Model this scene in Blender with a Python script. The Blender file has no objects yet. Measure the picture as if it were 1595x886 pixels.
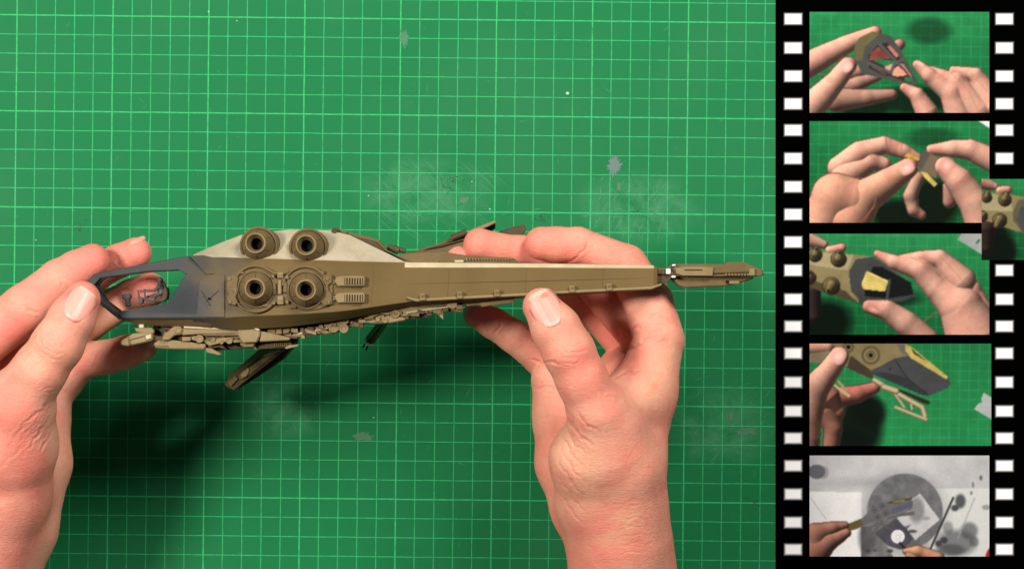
import bpy, bmesh, math, random
import numpy as np
from mathutils import Vector
from mathutils.bvhtree import BVHTree
random.seed(7); np.random.seed(7)
SC = bpy.context.scene
COL = SC.collection

# ------------------------------------------------------------------ camera, world, lamps, exposure
CAM_H = 120.0                       # cm above the mat
PPC = 29.88                         # photo pixels per cm on the mat
CX, CY = 797.5, 443.0
cam = bpy.data.cameras.new('camera'); cam_o = bpy.data.objects.new('camera', cam); COL.objects.link(cam_o)
cam_o.location = (0, 0, CAM_H*.01)
cam.sensor_fit = 'HORIZONTAL'
cam.angle = 2*math.atan((1595/PPC/2)/CAM_H)
cam.clip_start = .02; cam.clip_end = 20
SC.camera = cam_o
w = bpy.data.worlds.new('World'); SC.world = w; w.use_nodes = True
w.node_tree.nodes['Background'].inputs[0].default_value = (.95, .97, 1.0, 1)
w.node_tree.nodes['Background'].inputs[1].default_value = .06

def lamp(name, loc, target, watts, size, col):
    l = bpy.data.lights.new(name, 'AREA'); l.energy = watts; l.shape = 'DISK'; l.size = size; l.color = col
    o = bpy.data.objects.new(name, l); COL.objects.link(o); o.location = loc
    o.rotation_euler = (Vector(target)-Vector(loc)).to_track_quat('-Z', 'Y').to_euler()
    return o
lamp('desk_lamp_light', (-.58, .17, .82), (-.05, .02, 0), 11.0, .19, (1, .93, .85))
lamp('desk_lamp_light', (.36, .56, .78), (.02, .05, 0), 12.0, .32, (1, .95, .89))
SC.view_settings.view_transform = 'Standard'; SC.view_settings.look = 'None'
SC.view_settings.exposure = 0; SC.view_settings.gamma = 1

# ------------------------------------------------------------------ helpers
def at(px, py, z):                  # photo pixel seen at height z (cm) -> world cm
    k = (CAM_H-z)/CAM_H/PPC
    return np.array([(px-CX)*k, -(py-CY)*k, z])
def rpx(r, z): return r*(CAM_H-z)/CAM_H/PPC
def lin(c):
    c = np.asarray(c, float)/255.
    return np.where(c <= .04045, c/12.92, ((c+.055)/1.055)**2.4)

def tag(o, label=None, cat=None, group=None, kind=None):
    if label: o['label'] = label
    if cat: o['category'] = cat
    if group: o['group'] = group
    if kind: o['kind'] = kind
    return o
def empty(name, loc_cm):
    o = bpy.data.objects.new(name, None); COL.objects.link(o); o.location = Vector(loc_cm)*.01; o.empty_display_size = .01
    return o
def wloc(o):
    v = Vector(o.location)
    while o.parent: o = o.parent; v += o.location
    return v
def mk(name, verts, faces, mats, parent=None, bevel=0, smooth=True, angle=32, mi=None, origin=None):
    """verts in world cm -> ONE mesh object"""
    V = np.asarray(verts, float)*.01
    org = np.array(wloc(parent)) if parent else np.zeros(3)
    loc = np.zeros(3)
    if origin is not None: loc = np.asarray(origin, float)*.01-org
    V = V-org-loc
    me = bpy.data.meshes.new(name)
    me.from_pydata([tuple(v) for v in V], [], [tuple(int(i) for i in f) for f in faces])
    if not isinstance(mats, (list, tuple)): mats = [mats]
    for m in mats: me.materials.append(m)
    if mi is not None: me.polygons.foreach_set('material_index', np.asarray(mi, dtype=np.int32))
    bm = bmesh.new(); bm.from_mesh(me)
    bmesh.ops.recalc_face_normals(bm, faces=bm.faces)
    if bevel:
        ed = [e for e in bm.edges if len(e.link_faces) == 2 and e.calc_face_angle(0) > .5]
        bmesh.ops.bevel(bm, geom=ed, offset=bevel*.01, segments=1, affect='EDGES', clamp_overlap=True, material=-1)
    bm.to_mesh(me); bm.free()
    if smooth:
        me.polygons.foreach_set('use_smooth', [True]*len(me.polygons)); me.set_sharp_from_angle(angle=math.radians(angle))
    me.update()
    o = bpy.data.objects.new(name, me); COL.objects.link(o); o.location = Vector(loc)
    if parent: o.parent = parent
    return o

class MB:
    def __init__(s): s.v = []; s.f = []
    def add(s, V, F):
        n = len(s.v); s.v += [tuple(p) for p in V]; s.f += [tuple(i+n for i in f) for f in F]; return s
    def prism(s, pts, z0, z1, zr=None):            # outline in photo px, z0/z1 scalars or per-point lists
        n = len(pts)
        Z0 = z0 if hasattr(z0, '__len__') else [z0]*n; Z1 = z1 if hasattr(z1, '__len__') else [z1]*n
        P = [at(x, y, max(a, b)) for (x, y), a, b in zip(pts, Z0, Z1)]
        V = [(p[0], p[1], a) for p, a in zip(P, Z0)]+[(p[0], p[1], b) for p, b in zip(P, Z1)]
        F = [tuple(range(n))[::-1], tuple(range(n, 2*n))]+[(i, (i+1) % n, n+(i+1) % n, n+i) for i in range(n)]
        return s.add(V, F)
    def rect(s, x0, y0, x1, y1, z0, z1): return s.prism([(x0, y0), (x1, y0), (x1, y1), (x0, y1)], z0, z1)
    def ring(s, outer, inner, z0, z1):             # frame of equal point counts
        n = len(outer)
        Z0 = z0 if hasattr(z0, '__len__') else [z0]*n; Z1 = z1 if hasattr(z1, '__len__') else [z1]*n
        V = []
        for L in (outer, inner):
            P = [at(x, y, max(a, b)) for (x, y), a, b in zip(L, Z0, Z1)]
            V += [(p[0], p[1], a) for p, a in zip(P, Z0)]+[(p[0], p[1], b) for p, b in zip(P, Z1)]
        F = []
        for i in range(n):
            j = (i+1) % n
            F += [(i, j, n+j, n+i), (2*n+j, 2*n+i, 3*n+i, 3*n+j), (n+i, n+j, 3*n+j, 3*n+i), (j, i, 2*n+i, 2*n+j)]
        return s.add(V, F)
    def lathe(s, c, prof, n=36, tilt=(0, 0), cap=True):      # c world cm, prof (r, h) along +z, sheared by tilt per cm
        V = []; F = []; m = len(prof)
        for r, h in prof:
            for k in range(n):
                a = 2*math.pi*k/n
                V.append((c[0]+r*math.cos(a)+tilt[0]*h, c[1]+r*math.sin(a)+tilt[1]*h, c[2]+h))
        for i in range(m-1):
            for k in range(n):
                j = (k+1) % n; F.append((i*n+k, i*n+j, (i+1)*n+j, (i+1)*n+k))
        if cap: F.append(tuple(range((m-1)*n, m*n)))
        return s.add(V, F)
    def tube(s, P, R, n=10):                        # P world cm, caps
        P = [np.asarray(p, float) for p in P]; R = R if hasattr(R, '__len__') else [R]*len(P)
        V = []; F = []
        for i, p in enumerate(P):
            d = P[min(i+1, len(P)-1)]-P[max(i-1, 0)]; d /= np.linalg.norm(d)
            u = np.cross(d, (0, 0, 1.)); 
            if np.linalg.norm(u) < 1e-3: u = np.array([1., 0, 0])
            u /= np.linalg.norm(u); v = np.cross(d, u)
            for k in range(n):
                a = 2*math.pi*k/n; V.append(p+R[i]*(u*math.cos(a)+v*math.sin(a)))
        for i in range(len(P)-1):
            for k in range(n):
                j = (k+1) % n; F.append((i*n+k, i*n+j, (i+1)*n+j, (i+1)*n+k))
        F += [tuple(range(n))[::-1], tuple(range((len(P)-1)*n, len(P)*n))]
        return s.add(V, F)
    def cyl(s, px, py, z0, z1, r, n=20):            # r in px, axis towards the camera, flat with a small rim
        c = at(px, py, z1); r = rpx(r, z1); c[2] = z0
        return s.lathe(c, [(r, 0), (r, z1-z0-.03), (r*.93, z1-z0), (r*.6, z1-z0), (r*.55, z1-z0-.03)], n)
    def obj(s, name, mat, parent=None, **k): return mk(name, s.v, s.f, mat, parent, **k)

# ------------------------------------------------------------------ materials
class NT:
    def __init__(s, name):
        s.m = bpy.data.materials.new(name); s.m.use_nodes = True; s.t = s.m.node_tree; s.b = s.t.nodes['Principled BSDF']
    def n(s, typ, **k):
        nd = s.t.nodes.new(typ)
        for a, v in k.items(): setattr(nd, a, v)
        return nd
    def l(s, a, b): s.t.links.new(a, b)
    def set(s, **k):
        for a, v in k.items(): s.b.inputs[a.replace('_', ' ')].default_value = v
    def math(s, op, a, b=None, c=None, clamp=False):
        nd = s.n('ShaderNodeMath', operation=op, use_clamp=clamp)
        for i, x in enumerate((a, b, c)):
            if x is None: continue
            if isinstance(x, (int, float)): nd.inputs[i].default_value = x
            else: s.l(x, nd.inputs[i])
        return nd.outputs[0]
    def noise(s, vec, scale, detail=4, rough=.55, dist=0):
        nd = s.n('ShaderNodeTexNoise'); s.l(vec, nd.inputs['Vector'])
        nd.inputs['Scale'].default_value = scale; nd.inputs['Detail'].default_value = detail; nd.inputs['Roughness'].default_value = rough
        nd.inputs['Distortion'].default_value = dist
        return nd.outputs['Fac']
    def remap(s, x, a, b, c=0., d=1., smooth=False):
        nd = s.n('ShaderNodeMapRange', clamp=True); nd.interpolation_type = 'SMOOTHSTEP' if smooth else 'LINEAR'
        s.l(x, nd.inputs[0])
        for i, v in enumerate((a, b, c, d)): nd.inputs[1+i].default_value = v
        return nd.outputs[0]
    def mix(s, fac, a, b, mode='MIX'):
        nd = s.n('ShaderNodeMix', data_type='RGBA', blend_type=mode)
        for i, x in ((0, fac), (6, a), (7, b)):
            if isinstance(x, (int, float)): nd.inputs[i].default_value = x
            elif isinstance(x, (tuple, list, np.ndarray)): nd.inputs[i].default_value = tuple(float(v) for v in x)[:3]+(1,)
            else: s.l(x, nd.inputs[i])
        return nd.outputs[2]
    def coord(s, kind='Object'): return s.n('ShaderNodeTexCoord').outputs[kind]
    def sep(s, v):
        nd = s.n('ShaderNodeSeparateXYZ'); s.l(v, nd.inputs[0]); return nd.outputs
    def base(s, c): s.l(c, s.b.inputs['Base Color'])
    def bump(s, h, strength, dist):
        nd = s.n('ShaderNodeBump'); nd.inputs['Strength'].default_value = strength; nd.inputs['Distance'].default_value = dist
        s.l(h, nd.inputs['Height']); s.l(nd.outputs[0], s.b.inputs['Normal'])

def plastic(name, c1, c2, rough=.5, metal=0., spec=.22):
    t = NT(name); co = t.coord()
    n1 = t.noise(co, 90, 5, .65); n2 = t.noise(co, 900, 3, .6)
    f = t.remap(n1, .32, .68); col = t.mix(f, lin(c1), lin(c2))
    sp = t.remap(n2, .55, .75, 0, .35); col = t.mix(sp, col, lin(c2)*1.25)
    t.base(col); t.set(Roughness=rough, Metallic=metal)
    t.b.inputs['Specular IOR Level'].default_value = spec
    r = t.remap(n1, .3, .7, rough-.08, rough+.12); t.l(r, t.b.inputs['Roughness'])
    t.bump(n2, .25, .0002)
    return t.m
M = {}
M['olive'] = plastic('olive_paint', (91, 75, 47), (101, 85, 55), .52)
M['tan'] = plastic('tan_paint', (119, 101, 69), (131, 114, 82), .5)
M['dark'] = plastic('dark_olive_paint', (64, 53, 35), (76, 63, 44), .5)
M['silver'] = plastic('silver_paint', (164, 152, 128), (180, 168, 146), .45, .2)
M['light'] = plastic('light_tan_paint', (166, 152, 122), (182, 168, 138), .42)
M['grey'] = plastic('grey_primer', (60, 62, 61), (70, 71, 70), .55)
M['pilot'] = plastic('pilot_grey', (54, 52, 53), (78, 74, 74), .4)
M['black'] = plastic('nozzle_black', (10, 9, 8), (16, 14, 12), .8)
M['white'] = plastic('white_paint', (240, 238, 232), (250, 248, 242), .4)

def hull_mat():
    t = NT('hull_camouflage'); co = t.coord(); x = t.sep(co)
    n = t.noise(co, 40, 4, .6); n2 = t.noise(co, 900, 3, .6); n3 = t.noise(co, 45, 4, .5)
    f = t.math('ADD', x[0], t.math('MULTIPLY', t.math('SUBTRACT', n, .5), .035))
    f = t.math('ADD', f, t.math('MULTIPLY', x[1], -.25))
    f = t.remap(f, -.108, -.064, 0, 1, True)
    g = t.mix(t.remap(n3, .35, .65), lin((44, 48, 52)), lin((52, 56, 58)))
    g = t.mix(t.remap(n, .48, .66, 0, .5), g, lin((74, 64, 44)))
    o = t.mix(t.remap(n3, .3, .7), lin((93, 76, 43)), lin((101, 83, 49)))
    t.b.inputs['Specular IOR Level'].default_value = .2
    col = t.mix(f, g, o); nv = t.noise(co, 14, 4, .6, .5); col = t.mix(t.math('MULTIPLY', f, t.remap(nv, .40, .66, 0, .5)), col, lin((112, 91, 53))); ns = t.noise(co, 500, 5, .75); col = t.mix(t.remap(ns, .60, .74, 0, .30), col, lin((70, 56, 34)))
    t.base(col); t.l(t.remap(n3, .3, .7, .50, .64), t.b.inputs['Roughness'])
    t.bump(n2, .2, .0002)
    return t.m
M['hull'] = hull_mat()

def mat_mat():
    t = NT('cutting_mat_pvc'); co = t.coord(); x = t.sep(co)
    lines = []
    wob = t.math('MULTIPLY', t.math('SUBTRACT', t.noise(co, 60, 2), .5), .00035)
    for p, hw in ((.01, .00021), (.05, .00036)):
        for a in (0, 1):
            v = t.math('ADD', x[a], wob)
            fr = t.math('FRACT', t.math('ADD', t.math('DIVIDE', v, p), 100.5))
            d = t.math('MULTIPLY', t.math('ABSOLUTE', t.math('SUBTRACT', fr, .5)), p)
            lines.append(t.remap(d, hw*.5, hw*1.25, 1, 0))
    L = t.math('MAXIMUM', t.math('MAXIMUM', lines[0], lines[1]), t.math('MAXIMUM', lines[2], lines[3]))
    wear = t.noise(co, 32, 8, .72, .4)
    L = t.math('MULTIPLY', L, t.remap(wear, .60, .70, 1, .12))
    L = t.math('MULTIPLY', L, t.remap(t.noise(co, 260, 4, .7), .3, .6, .5, 1))
    n1 = t.noise(co, 22, 6, .65); n2 = t.noise(co, 1400, 3, .6); n3 = t.noise(co, 7, 5, .6)
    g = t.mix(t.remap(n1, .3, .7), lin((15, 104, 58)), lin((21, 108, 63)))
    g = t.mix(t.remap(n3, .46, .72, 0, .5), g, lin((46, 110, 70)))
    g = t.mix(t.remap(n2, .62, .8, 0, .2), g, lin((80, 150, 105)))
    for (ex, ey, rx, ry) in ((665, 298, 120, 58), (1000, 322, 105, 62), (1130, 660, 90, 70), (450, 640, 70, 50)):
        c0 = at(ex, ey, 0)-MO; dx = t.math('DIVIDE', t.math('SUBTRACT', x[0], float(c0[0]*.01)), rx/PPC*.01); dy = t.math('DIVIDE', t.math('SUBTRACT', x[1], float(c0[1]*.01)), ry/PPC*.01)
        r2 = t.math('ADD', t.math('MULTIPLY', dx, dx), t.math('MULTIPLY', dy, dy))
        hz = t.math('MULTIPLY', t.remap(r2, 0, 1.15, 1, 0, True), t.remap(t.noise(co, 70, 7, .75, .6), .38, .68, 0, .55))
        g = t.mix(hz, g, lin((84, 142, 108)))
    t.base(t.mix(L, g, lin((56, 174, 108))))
    t.l(t.remap(n1, .3, .7, .55, .72), t.b.inputs['Roughness']); t.b.inputs['Specular IOR Level'].default_value = .12
    t.bump(t.math('ADD', n2, t.math('MULTIPLY', L, .3)), .15, .0002)
    return t.m
MO = at(773.6, 31.6, 0)
M['mat'] = mat_mat()

def skin_mat():
    t = NT('skin'); co = t.coord()
    a = t.n('ShaderNodeVertexColor', layer_name='tone').outputs[0]
    n0 = t.noise(co, 24, 3, .55, .4); n1 = t.noise(co, 70, 5, .6, .3); n2 = t.noise(co, 420, 4, .65, .4)
    mp = t.n('ShaderNodeMapping'); mp.inputs['Scale'].default_value = (1, 3.2, 1.6); mp.inputs['Rotation'].default_value = (0, 0, .5); t.l(co, mp.inputs['Vector'])
    n3 = t.noise(mp.outputs[0], 260, 6, .75, 1.4)
    c = t.mix(t.remap(n0, .46, .64, 0, .65), a, lin((222, 120, 104)))
    c = t.mix(t.remap(n0, .32, .46, .55, 0), c, lin((214, 168, 130)))
    c = t.mix(t.remap(n1, .48, .66, 0, .45), c, lin((204, 112, 94)))
    c = t.mix(t.remap(n1, .26, .42, .30, 0), c, lin((226, 180, 152)))
    c = t.mix(t.remap(n3, .54, .70, 0, .22), c, lin((176, 100, 84)))
    t.base(c); t.l(t.remap(n1, .3, .7, .46, .62), t.b.inputs['Roughness'])
    t.b.inputs['Specular IOR Level'].default_value = .36
    t.b.inputs['Subsurface Weight'].default_value = .08; t.b.inputs['Subsurface Radius'].default_value = (1, .35, .18)
    t.b.inputs['Subsurface Scale'].default_value = .003
    h = t.math('ADD', t.math('MULTIPLY', n2, .35), n3)
    t.bump(h, .6, .0008)
    return t.m
M['skin'] = skin_mat()
def nail_mat():
    t = NT('nail'); a = t.n('ShaderNodeVertexColor', layer_name='tone').outputs[0]
    t.base(a); t.set(Roughness=.42); t.b.inputs['Subsurface Weight'].default_value = .15
    t.b.inputs['Subsurface Scale'].default_value = .002
    return t.m
M['nail'] = nail_mat()
def print_mat():
    t = NT('photo_print'); t.base(t.n('ShaderNodeVertexColor', layer_name='tone').outputs[0]); t.set(Roughness=.9)
    t.b.inputs['Specular IOR Level'].default_value = .06
    return t.m
M['print'] = print_mat()
def film_mat():
    t = NT('black_film'); t.base(t.mix(t.noise(t.coord(), 60), (.0003, .0003, .0003), (.0006, .0006, .0006))); t.set(Roughness=.9)
    t.b.inputs['Specular IOR Level'].default_value = 0
    return t.m
M['film'] = film_mat()

def set_tone(o, rgb, name='tone'):
    me = o.data; ca = me.color_attributes.new(name, 'FLOAT_COLOR', 'POINT')
    d = np.ones((len(me.vertices), 4), np.float32); d[:, :3] = rgb
    ca.data.foreach_set('color', d.ravel())

#==MAT==
# ------------------------------------------------------------------ the surface: cutting mat
MO = at(773.6, 31.6, 0)
def build_mat():
    me = MB(); W, H = 42., 34.
    n = 1
    me.add([(-W, -H-12, -.3), (W, -H-12, -.3), (W, H, -.3), (-W, H, -.3), (-W, -H-12, 0), (W, -H-12, 0), (W, H, 0), (-W, H, 0)],
           [(3, 2, 1, 0), (4, 5, 6, 7), (0, 1, 5, 4), (1, 2, 6, 5), (2, 3, 7, 6), (3, 0, 4, 7)])
    o = me.obj('cutting_mat', M['mat'], smooth=False, origin=(MO[0], MO[1], 0))
    o.rotation_euler.z = math.radians(-.62)
    tag(o, 'green cutting mat with pale grid lines, under the hands and the model', 'cutting mat')
    return o
cutting_mat = build_mat()
ROT = math.radians(.62)
def mat_part(name, verts, faces, mat, kind=None):     # verts world cm at mat level -> child of the mat
    V = np.asarray(verts, float); c, s = math.cos(ROT), math.sin(ROT)
    d = V-np.array([MO[0], MO[1], 0]); L = np.stack([d[:, 0]*c-d[:, 1]*s, d[:, 0]*s+d[:, 1]*c, d[:, 2]], 1)*.01
    me = bpy.data.meshes.new(name); me.from_pydata([tuple(v) for v in L], [], faces); me.materials.append(mat)
    o = bpy.data.objects.new(name, me); COL.objects.link(o); o.parent = cutting_mat
    if kind: o['kind'] = kind
    return o
def simple(name, c, rough=.7):
    t = NT(name); co = t.coord(); t.base(t.mix(t.noise(co, 500, 4), lin(c)*.8, lin(c)*1.15)); t.set(Roughness=rough); return t.m
M['scratch'] = simple('scratch_pale', (58, 140, 96)); M['stain_grey'] = simple('stain_grey', (88, 110, 104)); M['stain_pale'] = simple('stain_pale', (58, 112, 78))
M['stain_dark'] = simple('stain_dark', (24, 60, 40)); M['crumb'] = simple('crumb_white', (170, 205, 180))
def blotch(px, py, rx, ry, mat, z=.01, n=60, rag=.4):
    V = [at(px, py, z)]
    for k in range(n):
        a = 2*math.pi*k/n; q = 1+random.uniform(-rag, rag)
        V.append(at(px+rx*q*math.cos(a), py+ry*q*math.sin(a), z))
    mat_part('paint_stain', V, [(0, 1+k, 1+(k+1) % n) for k in range(n)], mat)
for a in ((957, 259, 11, 14, 'stain_grey'), (629, 60, 6, 13, 'stain_pale'), (722, 312, 9, 5, 'stain_pale'), (1162, 672, 16, 5, 'stain_pale'),
          (566, 680, 15, 6, 'stain_pale'), (964, 291, 3, 8, 'stain_pale'), (1139, 648, 3, 10, 'stain_pale')):
    blotch(*a[:4], M[a[4]])
for (x, y, r) in ((884, 146, 3), (369, 33, 1.1), (574, 305, 1.2), (763, 326, 1.3), (735, 283, 1.1), (582, 650, 1.), (56, 374, .9), (325, 19, 1.5)):
    o = MB().lathe(at(x, y, 0), [(rpx(r, 0), 0), (rpx(r, 0)*.9, rpx(r, 0)*.5), (rpx(r, 0)*.4, rpx(r, 0)*.9)], 7)
    mat_part('crumb', o.v, o.f, M['crumb'])
def scratches():
    V = []; F = []
    def stroke(x0, y0, x1, y1, wd, z=.006):
        d = np.array([x1-x0, y1-y0], float); L = np.linalg.norm(d); nrm = np.array([-d[1], d[0]])/L*wd/2
        m = np.array([(x0+x1)/2, (y0+y1)/2])+np.random.uniform(-1, 1, 2)*L*.02
        b = len(V)
        V.extend([at(x0, y0, z), at(m[0]+nrm[0], m[1]+nrm[1], z), at(x1, y1, z), at(m[0]-nrm[0], m[1]-nrm[1], z)]); F.append((b, b+1, b+2, b+3))
    R = random.uniform
    for i in range(80):
        x, y = R(575, 760), R(240, 350); l = R(20, 75); a = math.radians(R(36, 52)); stroke(x, y, x+l*math.cos(a), y+l*math.sin(a)*.9, R(.25, .7))
    for i in range(75):
        x, y = R(925, 1040), R(270, 370); l = R(12, 45); a = math.radians(R(95, 128)); stroke(x, y, x+l*math.cos(a), y+l*math.sin(a), R(.35, .8))
    for i in range(22):
        x, y = R(580, 860), R(326, 336); stroke(x, y, x+R(10, 40), y+R(-2, 2), R(.4, .9))
    for i in range(26):
        x, y = R(880, 1060), R(325, 338); stroke(x, y, x+R(10, 40), y+R(-2, 2), R(.4, .9))
    for i in range(150):
        x, y = R(0, 1205), R(0, 880); l = R(3, 24); a = R(0, 6.28); stroke(x, y, x+l*math.cos(a), y+l*math.sin(a), R(.3, .7))
    for i in range(24):
        x, y = R(1085, 1205), R(560, 720); l = R(8, 30); a = R(2.2, 3.0); stroke(x, y, x+l*math.cos(a), y+l*math.sin(a), R(.3, .8))
    mat_part('scratch', V, F, M['scratch'], 'stuff')
    V.clear(); F.clear()
    for (cx, cy) in ((705, 277), (845, 340), (695, 290), (120, 352), (1175, 783)):
        for i in range(14):
            x, y = cx+random.gauss(0, 5), cy+random.gauss(0, 4); a = R(0, 6.28); l = R(3, 11); stroke(x, y, x+l*math.cos(a), y+l*math.sin(a), R(.5, 1.3), .008)
    mat_part('gouge', V, F, M['stain_dark'], 'stuff')
scratches()

#==PRINT==
# ------------------------------------------------------------------ film strip lying on the mat, with its printed frames
class Canvas:
    """a printed picture: a small painter that fills the vertex colours of a flat sheet"""
    def __init__(s, x0, y0, x1, y1, step=1.15):
        s.nx = int((x1-x0)/step)+1; s.ny = int((y1-y0)/step)+1; s.box = (x0, y0, x1, y1)
        s.X, s.Y = np.meshgrid(np.linspace(x0, x1, s.nx), np.linspace(y0, y1, s.ny))
        s.C = np.zeros(s.X.shape+(3,)); s.rng = np.random.RandomState(int(x0+y0))
    def fbm(s, sc, seed=0, oct=4):
        r = np.random.RandomState(seed+int(s.box[1])); out = np.zeros(s.X.shape); amp = 1.; tot = 0
        for o in range(oct):
            n = r.rand(64, 64); u = s.X/sc*2**o; v = s.Y/sc*2**o
            i = np.floor(u).astype(int); j = np.floor(v).astype(int); fu = u-i; fv = v-j
            fu = fu*fu*(3-2*fu); fv = fv*fv*(3-2*fv); g = lambda a, b: n[b % 64, a % 64]
            out += amp*((g(i, j)*(1-fu)+g(i+1, j)*fu)*(1-fv)+(g(i, j+1)*(1-fu)+g(i+1, j+1)*fu)*fv); tot += amp; amp *= .55
        return out/tot
    def paint(s, mask, col): s.C += (np.asarray(col, float)-s.C)*np.asarray(mask)[..., None]
    def green(s, top=(36, 122, 70), bot=(16, 88, 46), pitch=15.6, ang=1.0):
        x0, y0, x1, y1 = s.box; f = ((s.Y-y0)/(y1-y0))[..., None]
        s.C = np.array(top)*(1-f)+np.array(bot)*f; s.C *= (.9+.2*s.fbm(18, 3))[..., None]
        a = math.radians(ang); u = s.X*math.cos(a)+s.Y*math.sin(a); v = -s.X*math.sin(a)+s.Y*math.cos(a)
        for w_ in (u, v):
            d = np.abs((w_/pitch) % 1-.5)*pitch; s.paint(np.clip(1-(pitch/2-d)/.8, 0, 1)*.55, (58, 164, 102))
    def soft(s, x, y, rx, ry, k, col=(8, 16, 10), ang=0):
        a = math.radians(ang); dx = s.X-x; dy = s.Y-y; u = (dx*math.cos(a)+dy*math.sin(a))/rx; v = (-dx*math.sin(a)+dy*math.cos(a))/ry
        s.paint(np.clip((1.25-np.sqrt(u*u+v*v))/.5, 0, 1)*k, col)
    def poly(s, pts, col, var=.08, aa=1):
        m = np.zeros(s.X.shape, bool); n = len(pts)
        for i in range(n):
            (xa, ya), (xb, yb) = pts[i], pts[(i+1) % n]
            if ya == yb: continue
            c = (ya > s.Y) != (yb > s.Y); xi = (xb-xa)*(s.Y-ya)/(yb-ya)+xa; m ^= c & (s.X < xi)
        s.C[m] = np.asarray(col)*(1-var+2*var*s.fbm(14, 9))[m][:, None]
    def disc(s, x, y, r, col, ry=None): 
        d = np.sqrt((s.X-x)**2+((s.Y-y)*(r/(ry or r)))**2); s.paint(np.clip(r-d+.5, 0, 1), col)
    def line(s, pts, wd, col, k=1.):
        for (xa, ya), (xb, yb) in zip(pts, pts[1:]):
            dx, dy = xb-xa, yb-ya; t = np.clip(((s.X-xa)*dx+(s.Y-ya)*dy)/(dx*dx+dy*dy), 0, 1)
            d = np.hypot(s.X-xa-t*dx, s.Y-ya-t*dy); s.paint(np.clip(wd/2-d+.6, 0, 1)*k, col)
    def body(s, chains, col=(228, 176, 152), light=(-.5, -.62, .6), amb=.26, blush=(222, 142, 128), tips=(), kk=2.2, dark=1.):
        """chains of (x, y, z, r): tapered limbs shaded as a height field"""
        H = np.full(s.X.shape, -1e3)
        for ch in chains:
            h = np.full(s.X.shape, -1e3)
            for (xa, ya, za, ra), (xb, yb, zb, rb) in zip(ch, ch[1:]):
                dx, dy = xb-xa, yb-ya; t = np.clip(((s.X-xa)*dx+(s.Y-ya)*dy)/(dx*dx+dy*dy+1e-6), 0, 1)
                d = np.hypot(s.X-xa-t*dx, s.Y-ya-t*dy); r = ra+t*(rb-ra); z = za+t*(zb-za)
                q = np.where(d < r, z+np.sqrt(np.maximum(r*r-d*d, 0)), -1e3)
                m = np.maximum(h, q); sm = m+kk*np.log1p(np.exp(-np.clip(np.abs(h-q), 0, 60)/kk)); h = np.where((h > -900) & (q > -900), sm, m)
            H = np.maximum(H, h)
        m = H > -900; Hf = np.where(m, H, 0)
        st = (s.box[2]-s.box[0])/(s.nx-1)
        gy, gx = np.gradient(np.where(m, H, np.nan), st)
        bad = np.isnan(gx) | np.isnan(gy); gx = np.nan_to_num(gx); gy = np.nan_to_num(gy)
        gx = np.clip(gx, -3, 3); gy = np.clip(gy, -3, 3)
        nz = 1/np.sqrt(1+gx*gx+gy*gy); L = np.array(light)/np.linalg.norm(light)
        sh = np.clip((-gx*L[0]-gy*L[1]+L[2])*nz, 0, 1); sh = np.where(bad, .12, sh)
        c = np.ones(s.X.shape+(3,))*np.asarray(col, float)
        b = np.clip(s.fbm(20, 5)*1.6-.55, 0, 1)*.6
        for (x, y, r) in tips: b = np.maximum(b, np.clip(1.2-np.hypot(s.X-x, s.Y-y)/r, 0, 1)*.8)
        c += (np.asarray(blush)-c)*b[..., None]
        c *= (amb+(1.08-amb)*sh)[..., None]*dark*(.94+.12*s.fbm(5, 8))[..., None]
        s.C[m] = np.clip(c, 0, 250)[m]
    def nail(s, x, y, rx, ry, ang, col=(226, 170, 158)):
        a = math.radians(ang); dx = s.X-x; dy = s.Y-y; u = (dx*math.cos(a)+dy*math.sin(a))/rx; v = (-dx*math.sin(a)+dy*math.cos(a))/ry
        d = (np.abs(u)**2.6+np.abs(v)**2.6)**(1/2.6); s.paint(np.clip((1.05-d)*4, 0, 1)*.75, np.array(col)); s.paint(np.clip((.7-d)*2, 0, 1)*.5, (250, 214, 200))
    def done(s, name, parent, z, gain=1., world=None):
        V = np.stack([s.X.ravel(), s.Y.ravel()], 1); V = np.array([at(a, b, z) for a, b in V])
        n = s.nx; I = np.arange(s.nx*s.ny).reshape(s.ny, s.nx)
        F = np.stack([I[1:, :-1], I[1:, 1:], I[:-1, 1:], I[:-1, :-1]], -1).reshape(-1, 4)
        nv = len(V)
        x0, y0, x1, y1 = s.box; Vb = [at(x0, y1, z-.008), at(x1, y1, z-.008), at(x1, y0, z-.008), at(x0, y0, z-.008)]
        V = np.vstack([V, Vb]); F = F.tolist()+[(nv+3, nv+2, nv+1, nv)]
        o = mk(name, V, F, M['print'], parent, smooth=False)
        P_ = np.pad(s.C, ((1, 1), (1, 1), (0, 0)), 'edge'); hb, wb = s.X.shape
        s.C = sum(P_[a:a+hb, b:b+wb]*w_ for a, b, w_ in ((0, 0, 1), (0, 1, 2), (0, 2, 1), (1, 0, 2), (1, 1, 4), (1, 2, 2), (2, 0, 1), (2, 1, 2), (2, 2, 1)))/16.;  s.C *= (.97+.06*s.rng.rand(*s.X.shape))[..., None]
        rgb = np.vstack([lin(np.clip(s.C.reshape(-1, 3), 0, 255))*gain*.88, np.ones((4, 3))*.02]); set_tone(o, np.clip(rgb, 0, .95))
        return o

FZ = .02
strip = empty('film_strip', at(1402, 443, 0))
tag(strip, 'black film strip with white perforations and five printed frames, beside the model', 'film strip')
fb = MB().prism([(1208, -40), (1612, -40), (1612, 930), (1208, 930)], .004, FZ).obj('film_base', M['film'], strip, smooth=False)

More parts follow.
